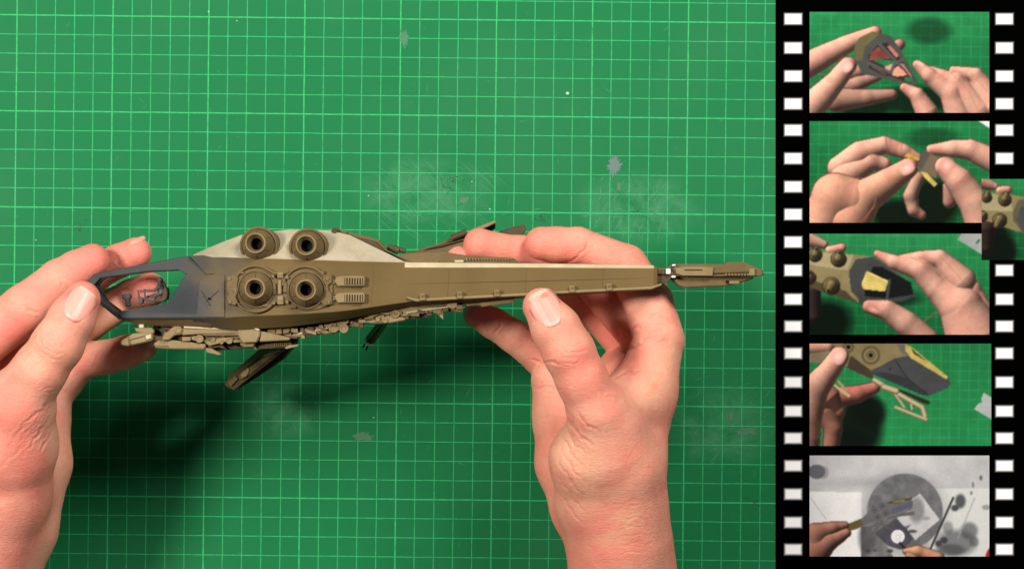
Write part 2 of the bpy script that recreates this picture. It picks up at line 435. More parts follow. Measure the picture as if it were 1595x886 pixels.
def perforations():
    nx, ny = 22, 15; W, H = 31., 21.
    U, Vv = np.meshgrid(np.linspace(-1, 1, nx), np.linspace(-1, 1, ny))
    xs = U*W/2; ys = Vv*H/2
    e = np.minimum(W/2-np.abs(xs), H/2-np.abs(ys)); m = np.clip(e/5.0, 0, 1); m = m*m*(3-2*m)
    k = rpx(1, FZ)
    verts = [(x*k*.01, -y*k*.01, 0) for x, y in zip(xs.ravel(), ys.ravel())]
    I = np.arange(nx*ny).reshape(ny, nx)
    F = np.stack([I[1:, :-1], I[1:, 1:], I[:-1, 1:], I[:-1, :-1]], -1).reshape(-1, 4).tolist()
    me = bpy.data.meshes.new('perforation'); me.from_pydata(verts, [], F); me.materials.append(M['print'])
    ca = me.color_attributes.new('tone', 'FLOAT_COLOR', 'POINT'); d = np.ones((nx*ny, 4), np.float32); d[:, :3] = np.clip(m.ravel()[:, None]**1.6*.95, .001, 1); ca.data.foreach_set('color', d.ravel())
    org = np.array(strip.location)
    for x in (1235.5, 1564.5):
        for y in (-14, 30, 75, 119, 162, 203, 247, 291, 334, 377, 421, 466, 508, 550, 595, 640, 682, 725, 769, 813, 855, 899):
            if x > 1500 and 285 < y < 400: continue
            o = bpy.data.objects.new('perforation', me); COL.objects.link(o); o.parent = strip
            o.location = Vector(at(x, y, FZ+.004)*.01-org)
perforations()

def frame1():
    c = Canvas(1261, 19, 1541, 176); c.green()
    X = lambda u: 1255+u/5.21; Y = lambda v: 10+v/5.21
    P = lambda L: [(X(a), Y(b), z, r/5.21) for a, b, z, r in L]
    c.soft(X(1000), Y(200), 34, 20, .45); c.soft(X(900), Y(760), 60, 22, .8); c.soft(X(480), Y(830), 40, 14, .8)
    c.body([P([(300, 560, 0, 75), (560, 480, 0, 60), (760, 310, 0, 48)]), P([(200, 700, 0, 90), (420, 620, -1, 70), (590, 560, -2, 45)])], tips=[(X(770), Y(300), 10)], dark=.86)
    c.body([P([(250, 760, -5, 100), (500, 740, -4, 68), (700, 715, -3, 45)])], tips=[(X(700), Y(715), 12)], dark=.8)
    c.body([P([(-60, 520, 8, 110), (120, 420, 8, 100), (350, 300, 8, 75), (560, 215, 8, 58)])], tips=[(X(580), Y(200), 12)])
    c.poly([(X(a), Y(b)) for a, b in ((430, 260), (540, 205), (690, 240), (760, 340), (910, 610), (870, 655), (640, 590), (460, 550), (395, 430), (395, 330))], (66, 68, 66))
    c.poly([(X(a), Y(b)) for a, b in ((430, 260), (540, 205), (600, 225), (480, 330), (460, 440), (400, 440), (395, 330))], (92, 86, 58))
    pl = lambda L, col, v=.15: c.poly([(X(a), Y(b)) for a, b in L], col, v)
    pl(((508, 405), (585, 312), (660, 296), (760, 415), (885, 600), (840, 628), (690, 568), (640, 565), (515, 505)), (44, 40, 34))
    pl(((512, 440), (530, 380), (590, 330), (690, 430), (600, 428), (540, 440)), (122, 62, 54), .3)
    pl(((545, 440), (610, 428), (725, 450), (700, 500), (640, 490)), (32, 108, 62))
    pl(((640, 490), (700, 470), (735, 455), (690, 525), (650, 520)), (196, 134, 116))
    pl(((655, 325), (690, 322), (755, 400), (735, 420)), (178, 108, 98))
    pl(((765, 462), (795, 470), (870, 585), (840, 560)), (184, 118, 104))
    pl(((715, 510), (760, 475), (825, 560), (740, 572), (700, 560)), (200, 140, 120))
    pl(((525, 488), (560, 490), (660, 552), (640, 556)), (96, 66, 54))
    pl(((800, 575), (860, 572), (878, 600), (840, 620), (800, 605)), (34, 96, 58))
    for L in (((600, 310), (780, 500)), ((510, 460), (690, 540)), ((690, 540), (720, 470), (790, 430))):
        c.line([(X(a), Y(b)) for a, b in L], 4.4, (74, 76, 76))
    c.body([P([(-40, 900, 14, 130), (120, 740, 14, 110), (240, 610, 14, 86), (345, 480, 14, 72)])], tips=[(X(350), Y(470), 14)])
    c.nail(X(335), Y(490), 10, 9, -45)
    for dy in (0, 26, 48): c.line([(X(165), Y(560+dy)), (X(205), Y(590+dy*.6)), (X(250), Y(595+dy*.4))], .9, (164, 96, 78), .45)
    c.line([(X(40), Y(640)), (X(150), Y(560)), (X(250), Y(470)), (X(300), Y(400))], 1.6, (120, 62, 50), .6)
    c.body([P([(800, 660, 4, 40), (900, 720, 4, 66), (980, 860, 4, 95)])], tips=[(X(800), Y(660), 10)])
    c.body([P([(905, 475, 12, 42), (1000, 560, 12, 66), (1180, 700, 12, 96), (1250, 900, 12, 120)]), P([(1010, 520, 9, 40), (1220, 620, 10, 80), (1400, 850, 10, 130)]),
            P([(1200, 520, 8, 38), (1380, 560, 8, 66), (1520, 800, 8, 130)])], tips=[(X(900), Y(470), 12)])
    c.nail(X(925), Y(465), 8, 3.6, 28)
    for q in (((1060, 590), (1110, 560), (1150, 500)), ((1100, 620), (1160, 580)), ((1240, 620), (1300, 560)), ((1180, 540), (1330, 700), (1400, 860)), ((1340, 540), (1480, 700))): c.line([(X(a), Y(b)) for a, b in q], 1.1, (168, 104, 84), .5)
    c.done('frame_print', strip, FZ+.012)['label'] = 'print of hands holding a grey canopy frame over a green mat'
def frame2():
    c = Canvas(1261, 189, 1541, 347); c.green(top=(30, 112, 62), bot=(18, 84, 42))
    X = lambda u: 1255+u/3.938; Y = lambda v: 185+v/3.938
    P = lambda L: [(X(a), Y(b), z, r/3.938) for a, b, z, r in L]
    c.soft(X(780), Y(520), 42, 40, .93); c.soft(X(560), Y(590), 40, 24, .93); c.soft(X(780), Y(120), 40, 16, .4)
    c.poly([(X(a), Y(b)) for a, b in ((1060, 15), (1130, 15), (1130, 60))], (208, 210, 206))
    c.body([P([(690, 360, -6, 38), (640, 470, -4, 46), (660, 560, -4, 40), (710, 590, -4, 30)])], tips=[(X(700), Y(590), 12)], dark=.86)
    c.body([P([(200, 300, 0, 70), (330, 210, 4, 75), (480, 160, 6, 56), (600, 200, 6, 48), (680, 240, 6, 34)]), P([(240, 350, 4, 90), (400, 260, 6, 62), (480, 280, 6, 46)])], tips=[(X(560), Y(170), 14), (X(670), Y(240), 10)])
    c.line([(X(490), Y(110)), (X(505), Y(240))], 1.2, (120, 62, 52), .8); c.line([(X(590), Y(150)), (X(585), Y(220))], 1., (140, 76, 62), .7); c.line([(X(370), Y(200)), (X(440), Y(270))], 1., (140, 76, 62), .7)
    c.body([P([(110, 640, 6, 130), (180, 480, 8, 150), (280, 500, 8, 140)]), P([(260, 620, 8, 150), (360, 480, 12, 110), (500, 390, 14, 86), (630, 300, 14, 62)])], tips=[(X(640), Y(290), 14)], col=(222, 166, 136))
    c.nail(X(622), Y(305), 13, 10, -30)
    for k in range(4): c.line([(X(480+k*14), Y(345+k*4)), (X(500+k*16), Y(375)), (X(530+k*14), Y(400-k*4))], .9, (160, 98, 80), .5)
    for k in range(5): c.line([(X(330+k*8), Y(640)), (X(400+k*6), Y(560-k*10)), (X(430), Y(540-k*16))], 1., (160, 98, 80), .4)
    for q in (((250, 420), (320, 360), (360, 370)), ((180, 300), (260, 260)), ((270, 400), (330, 390))): c.line([(X(a), Y(b)) for a, b in q], 1.2, (176, 100, 86), .5)
    c.poly([(X(a), Y(b)) for a, b in ((600, 235), (630, 208), (700, 245), (690, 262), (640, 240))], (186, 142, 58), .2)
    c.body([P([(880, 420, -2, 44), (880, 510, -2, 40)])], tips=[(X(880), Y(510), 10)], dark=.8)
    c.body([P([(770, 190, 4, 34), (900, 185, 6, 56), (1010, 190, 6, 66), (1180, 270, 6, 80)])], tips=[(X(800), Y(190), 12)])
    c.poly([(X(a), Y(b)) for a, b in ((725, 190), (800, 230), (830, 270), (800, 370), (680, 300))], (104, 88, 70))
    c.poly([(X(a), Y(b)) for a, b in ((725, 190), (765, 215), (715, 310), (680, 300))], (78, 74, 68))
    c.poly([(X(a), Y(b)) for a, b in ((700, 320), (745, 335), (808, 400), (788, 422), (720, 350))], (178, 156, 86), .25)
    c.body([P([(850, 295, 12, 62), (940, 380, 12, 86), (1040, 520, 10, 100), (1110, 700, 8, 120)])], tips=[(X(860), Y(300), 16)])
    c.nail(X(865), Y(285), 12, 13, 35, (206, 140, 128))
    for k in range(4): c.line([(X(905+k*10), Y(410+k*8)), (X(945+k*4), Y(385)), (X(985), Y(370+k*6))], .9, (160, 98, 80), .5)
    c.line([(X(915), Y(190)), (X(925), Y(235))], 1., (150, 86, 72), .6); c.line([(X(1040), Y(215)), (X(1010), Y(270))], 1., (150, 86, 72), .6)
    c.done('frame_print', strip, FZ+.012)['label'] = 'print of two hands peeling yellow masking tape from a small part'
def frame3():
    c = Canvas(1261, 364, 1541, 521); c.green(top=(36, 122, 70), bot=(16, 90, 46))
    X = lambda u: 1255+u/5.369; Y = lambda v: 360+v/5.369
    P = lambda L: [(X(a), Y(b), z, r/5.369) for a, b, z, r in L]
    c.soft(X(170), Y(760), 40, 34, .93); c.soft(X(700), Y(560), 50, 14, .6)
    c.body([P([(-20, 60, 0, 75), (150, 110, 0, 40)]), P([(200, 160, 0, 40), (300, 140, 0, 42)])], tips=[(X(280), Y(140), 12)])
    c.body([P([(20, 500, -4, 110), (60, 700, -4, 70)])], dark=.35)
    c.poly([(X(a), Y(b)) for a, b in ((30, 170), (200, 170), (560, 215), (440, 600), (330, 570), (30, 470))], (124, 112, 78))
    c.poly([(X(a), Y(b)) for a, b in ((30, 170), (400, 200), (350, 330), (30, 280))], (150, 138, 104))
    c.poly([(X(a), Y(b)) for a, b in ((30, 400), (330, 500), (440, 600), (330, 570), (30, 470))], (70, 62, 44))
    for (x, y, r, tx, ty) in ((80, 190, 60, 88, 150), (275, 225, 68, 285, 180), (30, 380, 60, 40, 350), (215, 450, 76, 190, 500)):
        c.body([P([(x, y+10, 2, r), (x+.5, y+10, 2, r)])], col=(112, 100, 66), blush=(112, 100, 66)); c.body([P([(x, y, 8, r*.62), (tx, ty, 10, r*.4)])], col=(128, 114, 76), blush=(128, 114, 76)); c.disc(X(tx), Y(ty), r*.2/5.37, (36, 30, 22))
    c.poly([(X(a), Y(b)) for a, b in ((420, 235), (560, 215), (860, 420), (920, 540), (800, 590), (470, 600), (380, 500), (360, 340))], (58, 60, 60))
    c.poly([(X(a), Y(b)) for a, b in ((560, 300), (640, 300), (880, 430), (900, 530), (700, 560), (500, 545), (490, 505))], (20, 21, 22))
    c.poly([(X(a), Y(b)) for a, b in ((510, 330), (690, 415), (665, 505), (480, 485), (465, 440))], (196, 178, 104), .2)
    for k in range(5): c.line([(X(490+k*8), Y(350+k*30)), (X(670), Y(425+k*16))], 1.1, (168, 144, 66), .6)
    c.line([(X(530), Y(350)), (X(685), Y(420))], 1.2, (240, 226, 150), .8)
    c.line([(X(700), Y(410)), (X(680), Y(560))], 4, (66, 68, 68))
    c.poly([(X(a), Y(b)) for a, b in ((1300, 20), (1480, 20), (1480, 200), (1270, 70))], (142, 146, 142))
    c.line([(X(1430), Y(100)), (X(1450), Y(75))], 2.4, (20, 90, 50))
    c.body([P([(600, 190, 6, 36), (740, 260, 8, 66), (960, 320, 10, 100), (1100, 480, 10, 110), (1300, 640, 10, 190), (1420, 900, 8, 260)]),
            P([(760, 240, 6, 40), (960, 230, 8, 70), (1120, 230, 8, 80), (1300, 420, 8, 130)]), P([(1240, 260, 4, 40), (1400, 480, 6, 70), (1500, 640, 6, 60)])], tips=[(X(620), Y(190), 14)])
    c.line([(X(880), Y(220)), (X(1050), Y(290)), (X(1180), Y(400))], 1.6, (168, 110, 86), .6); c.line([(X(1120), Y(200)), (X(1300), Y(400))], 1.6, (176, 112, 88), .6)
    c.body([P([(530, 630, 8, 60), (680, 660, 10, 88), (840, 770, 10, 110), (1000, 920, 8, 120)])], tips=[(X(540), Y(620), 16)])
    c.nail(X(565), Y(655), 12, 5.5, 18, (208, 140, 122))
    c.line([(X(980), Y(760)), (X(1080), Y(680)), (X(1150), Y(690))], 1.6, (150, 80, 62), .8)
    c.done('frame_print', strip, FZ+.012)['label'] = 'print of a hand fitting a dark canopy masked with yellow tape'
def frame4():
    c = Canvas(1261, 535, 1544, 694); c.green(top=(30, 108, 60), bot=(34, 126, 70), pitch=14.9)
    X = lambda u: 1255+u/4.69; Y = lambda v: 530+v/4.69
    P = lambda L: [(X(a), Y(b), z, r/4.69) for a, b, z, r in L]
    c.soft(X(400), Y(620), 34, 52, .95); c.soft(X(470), Y(520), 24, 24, .9); c.soft(X(320), Y(740), 30, 20, .9)
    c.body([P([(200, 420, 0, 80), (380, 390, 0, 66), (500, 345, 0, 46)])], tips=[(X(500), Y(345), 14)], col=(200, 120, 104), dark=.9)
    c.body([P([(20, 60, 0, 60), (160, 50, 0, 50)])])
    c.poly([(X(a), Y(b)) for a, b in ((28, 95), (260, 60), (500, 210), (440, 270), (300, 190), (28, 160))], (116, 106, 82))
    c.poly([(X(a), Y(b)) for a, b in ((180, 20), (740, 20), (760, 110), (560, 230), (470, 220), (330, 130))], (118, 106, 74))
    c.poly([(X(a), Y(b)) for a, b in ((330, 110), (480, 220), (500, 290), (300, 200))], (60, 52, 40))
    c.poly([(X(a), Y(b)) for a, b in ((650, 130), (760, 110), (1040, 260), (1058, 320), (1030, 350), (900, 405), (840, 395), (460, 225), (560, 180))], (62, 64, 66))
    c.poly([(X(a), Y(b)) for a, b in ((560, 230), (740, 270), (900, 405), (840, 395), (480, 240))], (48, 50, 52))
    c.line([(X(660), Y(150)), (X(745), Y(280)), (X(890), Y(390))], 1.2, (34, 36, 38))
    c.poly([(X(a), Y(b)) for a, b in ((660, 25), (740, 25), (760, 120), (700, 90))], (92, 90, 84))
    c.poly([(X(a), Y(b)) for a, b in ((730, 28), (770, 45), (1040, 265), (1030, 285), (770, 130), (725, 70))], (178, 160, 86), .2)
    c.poly([(X(a), Y(b)) for a, b in ((765, 50), (880, 150), (790, 100))], (70, 62, 34))
    for r, col in ((15, (92, 82, 54)), (12.5, (52, 46, 32)), (11.5, (118, 106, 72)), (7, (70, 62, 42)), (5.5, (120, 108, 76)), (3.4, (14, 12, 10))): c.disc(X(475), Y(108), r, col)
    for r, col in ((9, (84, 74, 50)), (5.5, (112, 100, 70)), (3.2, (14, 12, 10))): c.disc(X(312), Y(48), r, col)
    c.disc(X(617), Y(208), 1.3, (20, 20, 20))
    c.poly([(X(a), Y(b)) for a, b in ((660, 345), (900, 440), (915, 465), (860, 460), (680, 370))], (40, 34, 28))
    for L, w_ in ((((500, 290), (600, 350), (760, 440), (850, 490), (870, 555)), 8), (((640, 380), (720, 490)), 4), (((655, 490), (880, 580)), 5.5), (((770, 470), (775, 505)), 4), (((570, 340), (660, 370)), 10)):
        c.line([(X(a), Y(b)) for a, b in L], w_, (104, 92, 70)); c.line([(X(a), Y(b)-1) for a, b in L], w_*.6, (176, 162, 130))
    c.line([(X(215), Y(330)), (X(315), Y(405))], 4, (176, 160, 118)); c.line([(X(240), Y(300)), (X(290), Y(360))], 4, (150, 134, 98))
    c.body([P([(150, 520, 0, 90), (200, 640, 0, 70), (180, 800, 0, 60)]), P([(160, 440, 2, 110), (230, 520, 0, 60)])], col=(206, 142, 116), dark=.85)
    c.body([P([(-20, 800, 10, 120), (0, 560, 10, 120), (60, 360, 12, 110), (170, 220, 14, 82), (245, 115, 14, 74)])], tips=[(X(250), Y(100), 14)])
    c.nail(X(240), Y(115), 12, 14, 25)
    for k in range(6): c.line([(X(50+k*14), Y(500+k*26)), (X(20+k*12), Y(720))], 1., (170, 112, 90), .45)
    c.poly([(X(a), Y(b)) for a, b in ((1300, 380), (1356, 415), (1356, 575), (1230, 500), (1260, 460), (1290, 450), (1280, 430))], (160, 166, 164))
    c.done('frame_print', strip, FZ+.012)['label'] = 'print of a hand holding the dark nose of the model'
def frame5():
    c = Canvas(1261, 709, 1541, 866)
    X = lambda u: 1255+u/4.69; Y = lambda v: 700+v/4.69
    P = lambda L: [(X(a), Y(b), z, r/4.69) for a, b, z, r in L]
    f = c.fbm(30, 2); c.C = np.ones(c.X.shape+(3,))*np.array((186, 186, 188))*(.9+.2*f)[..., None]
    c.paint((c.Y > Y(285)) & (c.X > X(900)), (206, 208, 206)); c.paint(np.clip(1-np.hypot((c.X-X(480))/90, (c.Y-Y(240))/14), 0, 1)*.6, (140, 140, 142))
    c.poly([(X(a), Y(b)) for a, b in ((28, 305), (410, 310), (405, 780), (28, 780))], (226, 226, 226), .03)
    c.poly([(X(a), Y(b)) for a, b in ((405, 560), (520, 560), (560, 640), (640, 780), (405, 780))], (110, 110, 112), .3)
    c.soft(X(450), Y(640), 14, 26, .6, (60, 60, 62)); c.soft(X(720), Y(450), 62, 60, .5, (120, 120, 124))
    c.disc(X(725), Y(450), 59, (106, 106, 110)); 
    d = np.hypot(c.X-X(725), c.Y-Y(450)); mm = (d < 58); c.C[mm] *= (.78+.42*c.fbm(9, 4))[mm][:, None]
    c.disc(X(80), Y(160), 14, (104, 104, 108), 11); c.disc(X(130), Y(165), 8, (150, 150, 152), 10); c.disc(X(82), Y(160), 13, (98, 98, 104), 11)
    c.poly([(X(a), Y(b)) for a, b in ((500, 610), (660, 500), (800, 640), (700, 730), (600, 700))], (72, 72, 80), .15)
    c.poly([(X(a), Y(b)) for a, b in ((835, 318), (980, 510), (800, 660), (740, 580), (770, 545), (720, 560), (665, 500), (780, 430), (770, 360))], (190, 190, 192), .06)
    c.soft(X(810), Y(440), 12, 20, .6, (90, 90, 92)); c.soft(X(780), Y(595), 7, 2.5, .8, (50, 50, 50)); c.soft(X(880), Y(500), 6, 3, .5, (110, 110, 110))
    for x, y, rx, ry, k in ((1130, 375, 8, 11, .85), (1090, 425, 6, 5, .9), (1010, 660, 6, 5, .95), (970, 685, 5, 5, .95), (1195, 590, 13, 13, .6), (1100, 680, 30, 20, .6), (1060, 730, 22, 9, .6), (1040, 570, 8, 10, .4), (1230, 670, 7, 8, .5), (1280, 205, 2.4, 4, .7), (1222, 255, 1.5, 5, .6), (1210, 315, 2, 3, .6), (1320, 420, 7, 4, .4), (455, 738, 4, 3, .9), (615, 738, 5, 3, .9), (505, 735, 3, 2, .8)):
        c.soft(X(x), Y(y), rx, ry, k, (60, 62, 66))
    c.line([(X(1078), Y(350)), (X(910), Y(725))], 3, (52, 50, 48)); c.line([(X(1235), Y(350)), (X(1110), Y(650))], 1.2, (150, 150, 150)); c.line([(X(35), Y(350)), (X(150), Y(510))], 1.1, (180, 176, 172))
    c.poly([(X(a), Y(b)) for a, b in ((180, 590), (410, 500), (480, 430), (560, 385), (770, 350), (785, 410), (640, 470), (440, 545), (370, 580), (200, 620))], (98, 98, 100))
    c.poly([(X(a), Y(b)) for a, b in ((180, 590), (400, 505), (420, 550), (370, 580), (200, 620))], (92, 84, 50))
    c.poly([(X(a), Y(b)) for a, b in ((590, 390), (640, 370), (780, 348), (770, 362), (640, 392))], (66, 64, 40)); c.line([(X(640), Y(380)), (X(720), Y(368))], 1.6, (150, 146, 60))
    c.poly([(X(a), Y(b)) for a, b in ((620, 440), (780, 370), (785, 410), (640, 470))], (84, 86, 104))
    for x, y in ((505, 440), (557, 412), (585, 463), (527, 492)): c.disc(X(x), Y(y), 4.4, (60, 60, 62)); c.disc(X(x), Y(y), 3.2, (124, 124, 126)); c.disc(X(x), Y(y), 1.6, (20, 20, 20))
    for L in (((560, 520), (480, 620)), ((600, 500), (700, 470), (790, 455)), ((560, 550), (640, 590)), ((690, 480), (790, 470)), ((460, 580), (520, 540))): c.line([(X(a), Y(b)) for a, b in L], 2.2, (86, 84, 82))
    c.disc(X(673), Y(633), 10.5, (236, 236, 236)); c.disc(X(673), Y(633), 7.5, (176, 176, 178)); c.disc(X(673), Y(633), 6.6, (226, 226, 228)); c.disc(X(673), Y(633), 3.6, (150, 150, 152)); c.disc(X(673), Y(633), 2.8, (230, 230, 230))
    c.line([(X(690), Y(680)), (X(725), Y(720))], 4, (40, 38, 38))
    c.body([P([(40, 780, 4, 110), (80, 620, 6, 90), (200, 570, 8, 50), (290, 550, 8, 28)]), P([(60, 760, 8, 120), (160, 680, 10, 70), (300, 608, 10, 32)]), P([(180, 650, 2, 40), (265, 655, 2, 22)])], col=(206, 146, 122), dark=.9)
    c.body([P([(730, 740, 4, 26), (820, 740, 6, 46), (960, 800, 6, 60)]), P([(760, 770, 4, 34), (900, 800, 4, 60)])], col=(212, 160, 120))
    c.poly([(X(a), Y(b)) for a, b in ((1342, 715), (1342, 780), (1310, 780), (1325, 740))], (150, 40, 48))
    c.C = c.C*.97
    c.done('frame_print', strip, FZ+.012)['label'] = 'grey print of the model being sprayed over a round turntable'
def loose_print():
    c = Canvas(1529, 279, 1612, 405); c.green(top=(36, 116, 66), bot=(14, 70, 36))
    X = lambda u: 1255+u/3.938; Y = lambda v: 185+v/3.938
    P = lambda L: [(X(a), Y(b), z, r/3.938) for a, b, z, r in L]
    c.soft(X(1150), Y(780), 30, 44, .97); c.soft(X(1200), Y(820), 24, 24, .95)
    c.body([P([(1080, 390, 0, 50), (1160, 415, 0, 26)]), P([(1190, 440, 0, 28), (1240, 435, 0, 28)])], tips=[(X(1240), Y(430), 12)])
    c.body([P([(1090, 680, -3, 80), (1100, 780, -3, 50)])], dark=.3)
    c.poly([(X(a), Y(b)) for a, b in ((1060, 450), (1200, 455), (1340, 480), (1360, 700), (1290, 690), (1180, 650), (1060, 610))], (122, 112, 76))
    c.poly([(X(a), Y(b)) for a, b in ((1060, 460), (1250, 470), (1270, 570), (1060, 560))], (150, 140, 106))
    for (x, y, r, tx, ty) in ((1110, 475, 34, 1116, 450), (1222, 490, 42, 1230, 465), (1085, 590, 34, 1095, 580), (1190, 615, 46, 1170, 655)):
        c.body([P([(x, y+8, 2, r), (x+.5, y+8, 2, r)])], col=(112, 100, 66), blush=(112, 100, 66)); c.body([P([(x, y, 8, r*.62), (tx, ty, 10, r*.42)])], col=(128, 114, 76), blush=(128, 114, 76))
    c.poly([(X(a), Y(b)) for a, b in ((1300, 500), (1420, 480), (1420, 720), (1330, 700), (1270, 620), (1275, 560))], (84, 80, 62))
    c.poly([(X(a), Y(b)) for a, b in ((1320, 540), (1420, 500), (1420, 700), (1330, 690), (1295, 620))], (66, 66, 66))
    o = c.done('photo_print', None, FZ+.024)
    tag(o, 'small photo print of domed engine pods, overlapping the film strip edge', 'photo print')
for f in (frame1, frame2, frame3, frame4, frame5, loose_print): f()
# ------------------------------------------------------------------ the scale model held in the hands
ZC = 9.5
model = empty('model_aircraft', at(640, 450, ZC))
tag(model, 'long olive and grey plastic model aircraft with four round engines, held in both hands', 'model aircraft')
def interp(x, tab): return float(np.interp(x, [t[0] for t in tab], [t[1] for t in tab]))
#        x    top  sh1  sh2  lo   bot   w_top w_sh1 w    w_bot
ST = [(300, 397, 400, 426, 496, 510.0, .60, 1.25, 1.55, 1.05),
      (322, 387, 401, 427, 496, 511.0, .65, 1.74, 1.68, 1.15),
      (349, 376, 401, 425, 495, 513.0, .70, 1.94, 1.86, 1.30),
      (375, 366, 402, 422, 493, 514.0, .75, 2.12, 2.02, 1.40),
      (450, 357.5, 404, 419, 490, 509.0, .80, 2.22, 2.12, 1.40),
      (515, 359, 406, 417.5, 486, 501.0, .75, 2.18, 2.08, 1.35),
      (545, 366, 407, 417, 483, 496.0, .75, 2.10, 2.02, 1.30),
      (630, 407.6, 409, 417, 471, 479.0, 1.45, 1.62, 1.70, 1.10),
      (640, 408.4, 409.6, 417, 469.5, 477.0, 1.42, 1.48, 1.66, 1.05),
      (820, 410, 411, 417, 458, 464.0, 1.0, 1.06, 1.22, .75),
      (900, 411, 412, 417.5, 453.5, 459.0, .85, .9, 1.05, .65),
      (1018, 413.4, 414.6, 418, 447, 451.0, .62, .66, .80, .5),
      (1024, 416, 417, 421, 443.5, 447.0, .5, .55, .68, .42)]
def hull():
    V = []; n = 10
    for (x, t, s1, s2, lo, bo, wt, w1, w_, wb) in ST:
        near = [at(x, t, ZC+wt), at(x, s1, ZC+w1), at(x, s2, ZC+w_), at(x, lo, ZC+w_), at(x, bo, ZC+wb)]
        V += near+[np.array([p[0], p[1], 2*ZC-p[2]]) for p in near[::-1]]
    F = []; mi = []
    for i in range(len(ST)-1):
        for k in range(n):
            j = (k+1) % n
            F.append((i*n+k, i*n+j, (i+1)*n+j, (i+1)*n+k))
            mi.append(1 if (k in (0, 8) and ST[i][0] < 629) else 2 if (k in (0, 8, 9, 1, 7) and 629 < ST[i][0] < 1017) else 0)
    F += [tuple(range(n)), tuple(range((len(ST)-1)*n, len(ST)*n))]; mi += [0, 0]
    return mk('hull', V, F, [M['hull'], M['silver'], M['light']], model, mi=mi, bevel=.02, angle=18)
hull()
# nose: open canopy frame, near and far side, roof, floor and bow
OUT = [(135, 440), (146, 426.5), (221, 411.5), (293, 398.5), (324, 427), (324, 497), (185, 497.5), (153, 472)]
INN = [(146.8, 443), (156.5, 433), (226, 423), (278, 420.5), (290, 427), (261, 472), (180, 485.5), (159.5, 468.5)]
zn = lambda x: ZC+.80+(x-135)/189*.9
NZ = [zn(x) for x, y in OUT]; FZn = [2*ZC-z for z in NZ]
MB().ring(OUT, INN, [z-.16 for z in NZ], NZ).obj('canopy_frame', M['hull'], model, bevel=.03)
def far_ring():
    b = MB().ring(OUT, INN, [z-.16 for z in NZ], NZ); b.v = [(x, y, 2*ZC-z) for x, y, z in b.v]; return b
far_ring().obj('canopy_frame', M['hull'], model, bevel=.03)
def slab(name, pts, inset, mat):                   # solid between the two sides of the nose
    z = [zn(x)-inset for x, y in pts]
    return MB().prism(pts, [2*ZC-a for a in z], z).obj(name, mat, model, bevel=.02)
MB().prism([(150, 428.5), (221, 413), (292, 400.2), (296, 404), (224, 417)], ZC-.12, ZC+.12).obj('canopy_spine', M['hull'], model, bevel=.02)
slab('cockpit_floor', [(166, 478), (182, 488), (262, 476), (322, 470), (322, 496), (187, 496)], .1, M['grey'])
slab('nose_bar', [(137, 440), (147, 429), (152, 431), (142, 442)], .06, M['hull'])
slab('nose_bar', [(140, 447), (145, 446), (160, 470), (178, 484), (184, 494), (156, 473)], .06, M['hull'])
slab('cabin_bulkhead', [(292, 405), (322, 424), (322, 490), (288, 480), (300, 430)], .25, M['hull'])
MB().prism([(188, 497), (330, 497), (330, 511), (276, 509), (215, 506)], [ZC-.9]*5, [ZC+.95, ZC+1.6, ZC+1.3, ZC+1.1, ZC+.8]).obj('belly_strip', M['olive'], model, bevel=.02)
MB().prism([(294.5, 398.6), (316, 397.5), (338, 402), (338, 426), (322, 427.5), (312, 417)], ZC+1.2, ZC+1.78).obj('cheek_panel', M['hull'], model, bevel=.02)
MB().prism([(184, 489.5), (262.5, 473.6), (324, 427.5), (350, 428), (350, 494), (190, 495.5)], [zn(184), zn(262), zn(324), ZC+1.7, ZC+1.7, zn(190)], [zn(184)+.05, zn(262)+.05, zn(324)+.06, ZC+1.93, ZC+1.93, zn(190)+.05]).obj('side_panel', M['hull'], model, bevel=.02)
for a, b in (((310, 451), (318, 462)), ((325, 465), (341, 452)), ((316, 461), (326, 476))):
    MB().tube([at(*a, ZC+1.86), at(*b, ZC+1.90)], .014, 6).obj('panel_line', M['dark'], model)
MB().cyl(325, 465, ZC+1.6, ZC+1.93, 2.0, 12).obj('vent_hole', M['black'], model)
# engines
def engine(px, py, zb, s=1., tilt=(0, 0), R=31, collar=True):
    c = at(px, py, zb+.5); c[2] = zb
    r = lambda q: rpx(q, zb+.5)
    root = MB().lathe(c, [(r(R+2), -1.2), (r(R+1), -.4), (r(R), 0), (r(R), .10), (r(R-1.6), .15), (r(R-3.4), .15), (r(R-4), .02)], 44, tilt).obj('engine_ring', M['olive'], model)
    MB().lathe(c, [(r(R-4.6), -.05), (r(R-4.6), .20), (r(R-5.2), .25), (r(17.6), .66), (r(16.3), .69), (r(15.5), .78), (r(14.6), .80), (r(13.6), .79), (r(10.0), .58), (r(9.2), .54), (r(9.0), .1)], 44, tilt, False).obj('nozzle_cone', M['olive'], root)
    MB().lathe(c, [(r(16.4), .69), (r(16.0), .79), (r(15.0), .82), (r(13.8), .81), (r(13.6), .76)], 44, tilt, False).obj('nozzle_rim', M['tan'], root)
    MB().lathe(c, [(r(9.3), .5), (r(8.9), .525), (r(8.7), .12)], 32, tilt).obj('nozzle_bore', M['black'], root)
    for k in range(6):
        a = math.radians(30+60*k); d = np.array([math.cos(a), math.sin(a), 0])
        p0 = np.array(c)+d*r(18.5)+[tilt[0]*.6, tilt[1]*.6, .635]; p1 = np.array(c)+d*r(R-6)+[tilt[0]*.3, tilt[1]*.3, .275]
        MB().tube([p0, p1], .012, 5).obj('cone_seam', M['dark'], root)
engine(402, 383, 11.30, tilt=(-.12, .16), R=30)
engine(479, 385.5, 11.32, tilt=(-.06, .14), R=30)
engine(397.5, 450, 11.58, tilt=(.02, .02))
engine(476, 451.5, 11.60, tilt=(.04, 0))
zf = ZC+2.1
